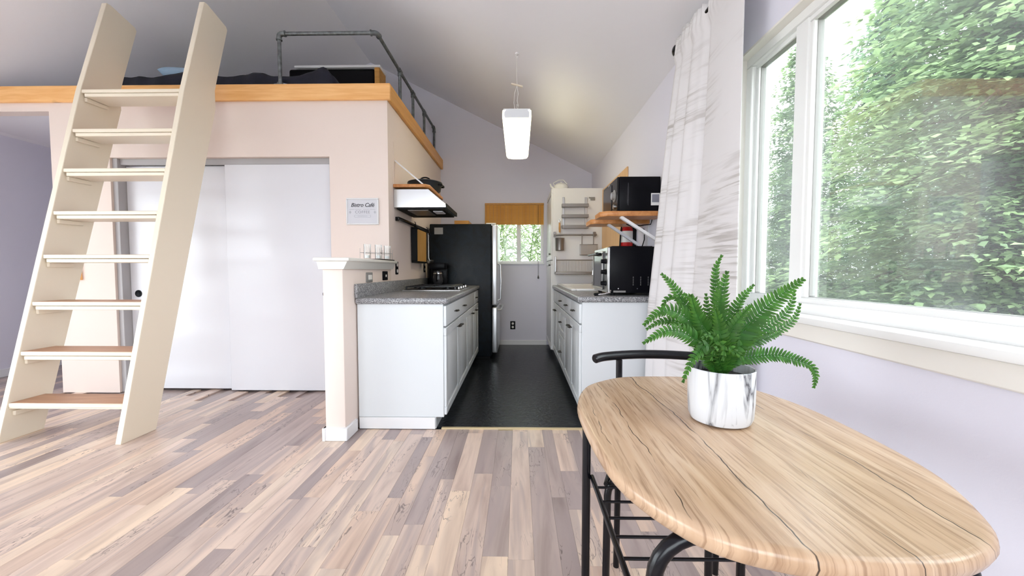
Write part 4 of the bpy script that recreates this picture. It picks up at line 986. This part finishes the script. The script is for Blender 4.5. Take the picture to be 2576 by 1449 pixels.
for yy in (1.18, .585):
    lx, rx = (.205, .675); zt_ = TZ - .036 - tr
    pts = [(lx, yy, .01), (lx, yy, zt_ - .07)] + [(lx + .07 - .07 * math.cos(a), yy, zt_ - .07 + .07 * math.sin(a)) for a in [math.pi / 2 * k / 6 for k in range(1, 7)]]
    pts += [(rx - .07 + .07 * math.sin(a), yy, zt_ - .07 + .07 * math.cos(a)) for a in [math.pi / 2 * k / 6 for k in range(0, 7)]] + [(rx, yy, .01)]
    part('leg_hoop', G().tube(pts, tr, 14), 'blackmetal', TB_)
    for xx in (lx, rx): part('foot_cap', G().lathe((xx, yy, .0005), [(.014, 0), (.015, .02), (.0135, .022)], 14), 'blackmatte', TB_)
for xx in (.222, .658): part('rack_rail', G().cyl((xx, .585, .475), (xx, 1.18, .475), .007, 10), 'blackmetal', TB_)
for k in range(8): yy = 1.12 - k * .0705; part('rack_wire', G().cyl((.222, yy, .475), (.658, yy, .475), .0038, 8), 'blackmetal', TB_)
for xx in (.33, .56): part('top_brace', G().cyl((xx, .585, TZ - .049), (xx, 1.18, TZ - .049), .009, 10), 'blackmetal', TB_)
# chair ---------------------------------------------------------------------------
CHR = thing('bistro_chair', (.49, 1.33, 0), 'black tubular metal chair tucked in at the far table end', 'chair')
r_ = .011
bl, br = Vector((.362, 1.435, 0)), Vector((.712, 1.405, 0))      # rear feet
fl, frr = Vector((.262, 1.165, 0)), Vector((.560, 1.14, 0))      # front feet
for foot, top in ((bl, Vector((.352, 1.385, .785))), (br, Vector((.690, 1.35, .785)))):
    m = foot.lerp(top, .55) + Vector((0, -.01, 0))
    part('back_post', G().tube([foot, m, top], r_, 12), 'blackmetal', CHR)
h = .485
pts = [fl, Vector((fl.x + .004, fl.y, h - .06))] + [Vector((fl.x + .06 - .056 * math.cos(a), fl.y, h - .06 + .06 * math.sin(a))) for a in [math.pi / 2 * k / 5 for k in range(1, 6)]]
q = [Vector((frr.x - .06 + .056 * math.sin(a), frr.y, h - .06 + .06 * math.cos(a))) for a in [math.pi / 2 * k / 5 for k in range(0, 5)]] + [Vector((frr.x - .004, frr.y, h - .06)), frr]
part('front_leg_hoop', G().tube(pts + q, r_, 12), 'blackmetal', CHR)
pts = [(.258, 1.352, .795), (.30, 1.372, .800), (.40, 1.392, .803), (.50, 1.395, .803), (.60, 1.385, .800), (.70, 1.36, .797), (.765, 1.33, .793)]
def smooth_path(p, n=6):
    p = [Vector(v) for v in p]; out = []
    for i in range(len(p) - 1):
        a, b, c, d = p[max(i - 1, 0)], p[i], p[i + 1], p[min(i + 2, len(p) - 1)]
        for k in range(n):
            t = k / n; out.append(.5 * ((2 * b) + (c - a) * t + (2 * a - 5 * b + 4 * c - d) * t * t + (3 * b - a - 3 * c + d) * t ** 3))
    return out + [p[-1]]
sp = smooth_path(pts); rr_ = [.0155] * len(sp); rr_[0] = .011; rr_[-1] = .011
part('top_rail', G().tube(sp, rr_, 14), 'blackmetal', CHR)
part('seat', G().prism([(.272, 1.16), (.555, 1.135), (.66, 1.37), (.368, 1.39)], 'z', .455, .485, .006), 'blackmatte', CHR)
part('back_bar', G().tube([(.357, 1.41, .62), (.52, 1.43, .625), (.697, 1.375, .62)], .007, 10), 'blackmetal', CHR)
for a, b in ((bl, fl), (br, frr)):
    part('side_bar', G().tube([a + Vector((0, -.005, .46)), b + Vector((0, 0, .46))], .008, 10), 'blackmetal', CHR)

# ================================================================== FERN
PX, PYY = .470, .922
FN = thing('potted_fern', (PX, PYY, TZ), 'green fern in a marbled white pot on the bistro table', 'plant')
part('pot', G().lathe((PX, PYY, TZ + .0005), [(.050, 0), (.0635, .004), (.0685, .016), (.0705, .05), (.0715, .124), (.0700, .1255), (.0675, .1245), (.066, .10), (.004, .098)], 44), 'marble', FN, 'white marbled ceramic pot')
part('soil', G().lathe((PX, PYY, TZ + .092), [(.066, 0), (.064, .012), (.03, .018), (.004, .020)], 28), 'soil', FN)
def frond(path, wmax=.030, tipw=.35, npin=26, seed=0):
    """path: 3D points from base to tip; pinnae stand left and right of the rachis"""
    rn = random.Random(seed); P = smooth_path(path, 8); gg = G(); gg.att = []
    L = [0]
    for a, b in zip(P, P[1:]): L.append(L[-1] + (b - a).length)
    def pos(s):
        for i in range(len(P) - 1):
            if s <= L[i + 1]:
                t = (s - L[i]) / max(1e-6, L[i + 1] - L[i]); return P[i].lerp(P[i + 1], t), (P[i + 1] - P[i]).normalized()
        return P[-1], (P[-1] - P[-2]).normalized()
    k0 = len(gg.v); gg.tube(P, [.0019 * (1 - .7 * l / L[-1]) for l in L], 5)
    gg.att += [.15] * (len(gg.v) - k0)
    view = Vector((-.35, -1, .35)).normalized()
    for i in range(npin):
        f_ = .12 + .87 * i / (npin - 1); p, t = pos(f_ * L[-1])
        side = t.cross(view); side.normalize(); nrm = side.cross(t).normalized()
        w = wmax * (min(1, (f_ - .05) / .22) ** .7) * (1 - max(0, (f_ - .45) / .55) ** 1.4 * (1 - tipw * .45))
        for s in (-1, 1):
            d = (side * s * .93 + t * .42 + nrm * (.10 + .12 * rn.uniform(-1, 1))).normalized(); w_ = w * 1.12 * rn.uniform(.88, 1.08)
            hw_ = max(.0016, min(.0044, L[-1] / npin * .44)); q = t * hw_
            b = len(gg.v); up = nrm * .0012
            gg.v += [tuple(x_) for x_ in (p - q * .8, p + q * .8, p + d * w_ * .35 + q * 1.0 + up, p + d * w_ * .35 - q * 1.05 + up, p + d * w_ * .75 + q * .75 + up * .6, p + d * w_ * .75 - q * .7 + up * .6, p + d * w_ + t * .002 - nrm * .002)]
            gg.f += [(b, b + 1, b + 2, b + 3), (b + 3, b + 2, b + 4, b + 5), (b + 5, b + 4, b + 6)]
            tv = .12 + .45 * max(0, f_ - .5) + rn.uniform(0, .12); gg.att += [tv * .6, tv * .6, tv, tv, tv + .08, tv + .08, tv + .2]
    return gg
base = Vector((PX, PYY, TZ + .105))
FRONDS = [  # photo points along each frond and the distance (y) it keeps from the camera, tip offset
    ([(1806, 850), (1803, 760), (1799, 705), (1802, 670), (1816, 643)], .95, .95, .020, 30),
    ([(1814, 840), (1812, 780), (1816, 735), (1829, 684)], .90, .88, .028, 26),
    ([(1832, 850), (1842, 800), (1862, 755), (1896, 717)], .95, .99, .022, 26),
    ([(1850, 860), (1890, 808), (1945, 758), (2021, 702)], .89, .87, .033, 34),
    ([(1855, 865), (1910, 832), (1965, 800), (1990, 768), (1999, 730)], .96, 1.02, .022, 30),
    ([(1855, 872), (1910, 850), (1970, 824), (2000, 800), (2013, 764)], .97, 1.04, .020, 30),
    ([(1850, 880), (1895, 862), (1940, 846), (1967, 833)], .95, 1.0, .020, 22),
    ([(1850, 908), (1900, 897), (1955, 893), (2005, 906), (2040, 920), (2052, 945), (2047, 976)], .90, .86, .019, 36),
    ([(1780, 850), (1742, 795), (1708, 742), (1690, 715), (1664, 689)], .96, 1.0, .024, 32),
    ([(1778, 845), (1742, 790), (1716, 760), (1692, 746), (1672, 758), (1664, 786)], 1.0, 1.04, .020, 30),
    ([(1775, 850), (1745, 815), (1712, 790), (1680, 780), (1650, 790), (1620, 818)], .90, .88, .026, 32),
    ([(1772, 860), (1738, 828), (1695, 806), (1655, 812), (1627, 828)], .98, 1.02, .021, 28),
    ([(1770, 872), (1740, 848), (1705, 832), (1665, 836), (1618, 864)], .86, .82, .023, 32),
    ([(1785, 872), (1762, 882), (1740, 908), (1718, 961)], .84, .80, .019, 26),
    ([(1800, 870), (1808, 862), (1822, 872), (1818, 905)], .85, .81, .017, 16),
    ([(1786, 858), (1770, 842), (1758, 800), (1742, 752), (1716, 742)], .93, .93, .026, 28),
    ([(1840, 870), (1870, 842), (1905, 812), (1935, 790)], .99, 1.03, .024, 24),
    ([(1795, 868), (1778, 860), (1762, 864), (1748, 880)], .87, .83, .016, 16),
    ([(1815, 860), (1825, 840), (1848, 826), (1875, 822)], 1.0, 1.06, .022, 20),
    ([(1800, 860), (1790, 820), (1780, 780), (1776, 740)], 1.0, 1.05, .022, 22),
    ([(1830, 880), (1845, 884), (1862, 895), (1870, 915)], .86, .84, .014, 14),
    ([(1822, 868), (1836, 838), (1856, 806), (1888, 770)], .88, .86, .026, 24),
    ([(1796, 862), (1772, 826), (1752, 786), (1738, 742)], .90, .88, .026, 26),
    ([(1806, 872), (1796, 850), (1782, 842), (1766, 850)], .86, .83, .018, 16),
    ([(1812, 868), (1812, 835), (1806, 800), (1796, 770)], .87, .85, .024, 22),
    ([(1838, 886), (1868, 868), (1898, 846), (1922, 838)], .88, .87, .020, 20),
    ([(1812, 888), (1806, 876), (1796, 882), (1790, 905)], .85, .82, .014, 12),
]
for i, (pp, ya, yb, wm, npn) in enumerate(FRONDS):
    n = len(pp); path = [base + Vector((.012 * math.sin(i * 2.4), .012 * math.cos(i * 2.4), -.01))]
    for k, (a, b) in enumerate(pp): path.append(at(a, b, y=ya + (yb - ya) * (k + 1) / n))
    part('frond', frond(path, wm, npin=npn, seed=i), 'fern', FN, angle=180)

# ================================================================== OUTSIDE
def conifer_foliage(h, r0, nlev, per, seed, blade=.062):
    rn = random.Random(seed); gg = G(); gg.att = []
    for l in range(nlev):
        f_ = l / (nlev - 1); z = .25 + (h - .3) * f_; rad = r0 * (1 - f_) ** .8 + .12
        for b in range(per):
            a = 2 * math.pi * (b + rn.random()) / per; ln = rad * rn.uniform(.65, 1.15)
            out = Vector((math.cos(a), math.sin(a), 0)); lat = Vector((-out.y, out.x, 0)); n = max(5, int(ln / .07))
            z0 = z + rn.uniform(-.12, .12)
            for k in range(n):
                s = (k + .6) / n; p = out * (ln * s) + Vector((0, 0, z0 + .22 * ln * s - .42 * ln * s * s))
                w = ln * .30 * math.sin(math.pi * min(1, s * .85 + .12))
                for m in range(8):
                    q = p + lat * rn.uniform(-w, w) + Vector((0, 0, rn.uniform(-.07, .05))); tip = min(1, max(0, (s - .62) * 2.2)) * rn.uniform(.1, 1) ** 1.3
                    d = (out * rn.uniform(.3, 1) + lat * rn.uniform(-.9, .9) + Vector((0, 0, rn.uniform(-.35, .25)))).normalized()
                    sd = d.cross(Vector((rn.uniform(-.4, .4), rn.uniform(-.4, .4), 1))).normalized()
                    L_ = blade * rn.uniform(.8, 1.5); ww = L_ * rn.uniform(.20, .34); c0 = len(gg.v); dn = Vector((0, 0, -.12 * L_))
                    gg.v += [tuple(v) for v in (q, q + d * L_ * .45 + sd * ww, q + d * L_ + dn, q + d * L_ * .45 - sd * ww)]
                    gg.f += [(c0, c0 + 1, c0 + 2), (c0, c0 + 2, c0 + 3)]; gg.att += [tip * .6, tip, tip, tip]
    return gg
def branches(h, r0, nlev, per, seed):
    rn = random.Random(seed); gg = G().tube([(0, 0, -.1), (.02, 0, h * .5), (0, .01, h)], [.11, .07, .015], 8)
    for l in range(nlev):
        f_ = l / (nlev - 1); z = .25 + (h - .3) * f_; rad = r0 * (1 - f_) ** .8
        for b in range(per):
            a = rn.random() * 6.28; e = rad * .85
            gg.tube([(0, 0, z), (math.cos(a) * e * .5, math.sin(a) * e * .5, z + .06 * e), (math.cos(a) * e, math.sin(a) * e, z - .18 * e)], [.016, .010, .004], 5)
    return gg
FOL = [conifer_foliage(6.2, 1.7, 26, 26, 1).mesh('foliage', 'needles', False), conifer_foliage(7.5, 2.1, 26, 26, 2, .07).mesh('foliage', 'needles2', False)]
BRN = [branches(6.2, 1.7, 20, 4, 5).mesh('trunk', 'bark'), branches(7.5, 2.1, 20, 4, 6).mesh('trunk', 'bark')]
def conifer(x, y, kind, rz, sc, label):
    t = thing('conifer', (x, y, -.45), label, 'tree', 'conifers outside the large window'); t.rotation_euler.z = rz; t.scale = (sc, sc, sc)
    for nm, me in (('trunk', BRN[kind]), ('foliage', FOL[kind])):
        o = bpy.data.objects.new(nm, me); COL.objects.link(o); o.parent = t
        if nm == 'foliage': o['kind'] = 'stuff'
conifer(3.7, 3.1, 0, .3, 1.0, 'tall light green conifer with pale tips right outside the large pane')
conifer(3.9, 5.6, 0, 2.1, .76, 'smaller light green conifer outside the narrow pane by the curtain')
conifer(6.6, 4.6, 1, 4.0, 1.1, 'dark green conifer standing behind the light green conifers')
conifer(7.9, 8.7, 1, 1.0, 1.05, 'dark green conifer standing behind the light green conifers')
conifer(5.2, 1.6, 1, 5.2, 1.0, 'dark green conifer standing behind the light green conifers')
conifer(6.3, 9.6, 1, 2.6, .55, 'dark green conifer standing behind the light green conifers')
conifer(10.2, 3.0, 1, .7, 1.15, 'dark green conifer standing behind the light green conifers')
conifer(11.5, 10.5, 1, 3.7, 1.0, 'dark green conifer standing behind the light green conifers')
def bamboo(n, w, d, h, seed):
    rn = random.Random(seed); gg = G(); gg.att = []
    for i in range(n):
        p = Vector((rn.uniform(-w, w), rn.uniform(-d, d), rn.uniform(.1, h))); d_ = Vector((rn.uniform(-1, 1), rn.uniform(-1, .4), rn.uniform(-1, .6))).normalized()
        L_ = rn.uniform(.12, .26); sd = d_.cross(Vector((rn.uniform(-1, 1), rn.uniform(-1, 1), .3))).normalized(); ww = L_ * .07; c0 = len(gg.v); tip = rn.random() ** 2
        gg.v += [tuple(v) for v in (p, p + d_ * L_ * .4 + sd * ww, p + d_ * L_ - Vector((0, 0, .1 * L_)), p + d_ * L_ * .4 - sd * ww)]
        gg.f += [(c0, c0 + 1, c0 + 2), (c0, c0 + 2, c0 + 3)]; gg.att += [tip] * 4
    return gg
BS = thing('bamboo_shrub', (-.2, 7.3, -.45), 'pale green bamboo thicket outside the small kitchen window', 'shrub')
me = bamboo(15000, 1.7, .8, 3.9, 4).mesh('foliage', 'bamboo', False); o = bpy.data.objects.new('foliage', me); COL.objects.link(o); o.parent = BS; o['kind'] = 'stuff'
for k in range(14):
    rn = random.Random(k); xx, yy = BS.location.x + rn.uniform(-1.5, 1.5), BS.location.y + rn.uniform(-.6, .6)
    part('cane', G().tube([(xx, yy, -.45), (xx + rn.uniform(-.1, .1), yy, 1.4), (xx + rn.uniform(-.3, .3), yy, 3.1)], [.016, .013, .006], 7), 'bamboo', BS)
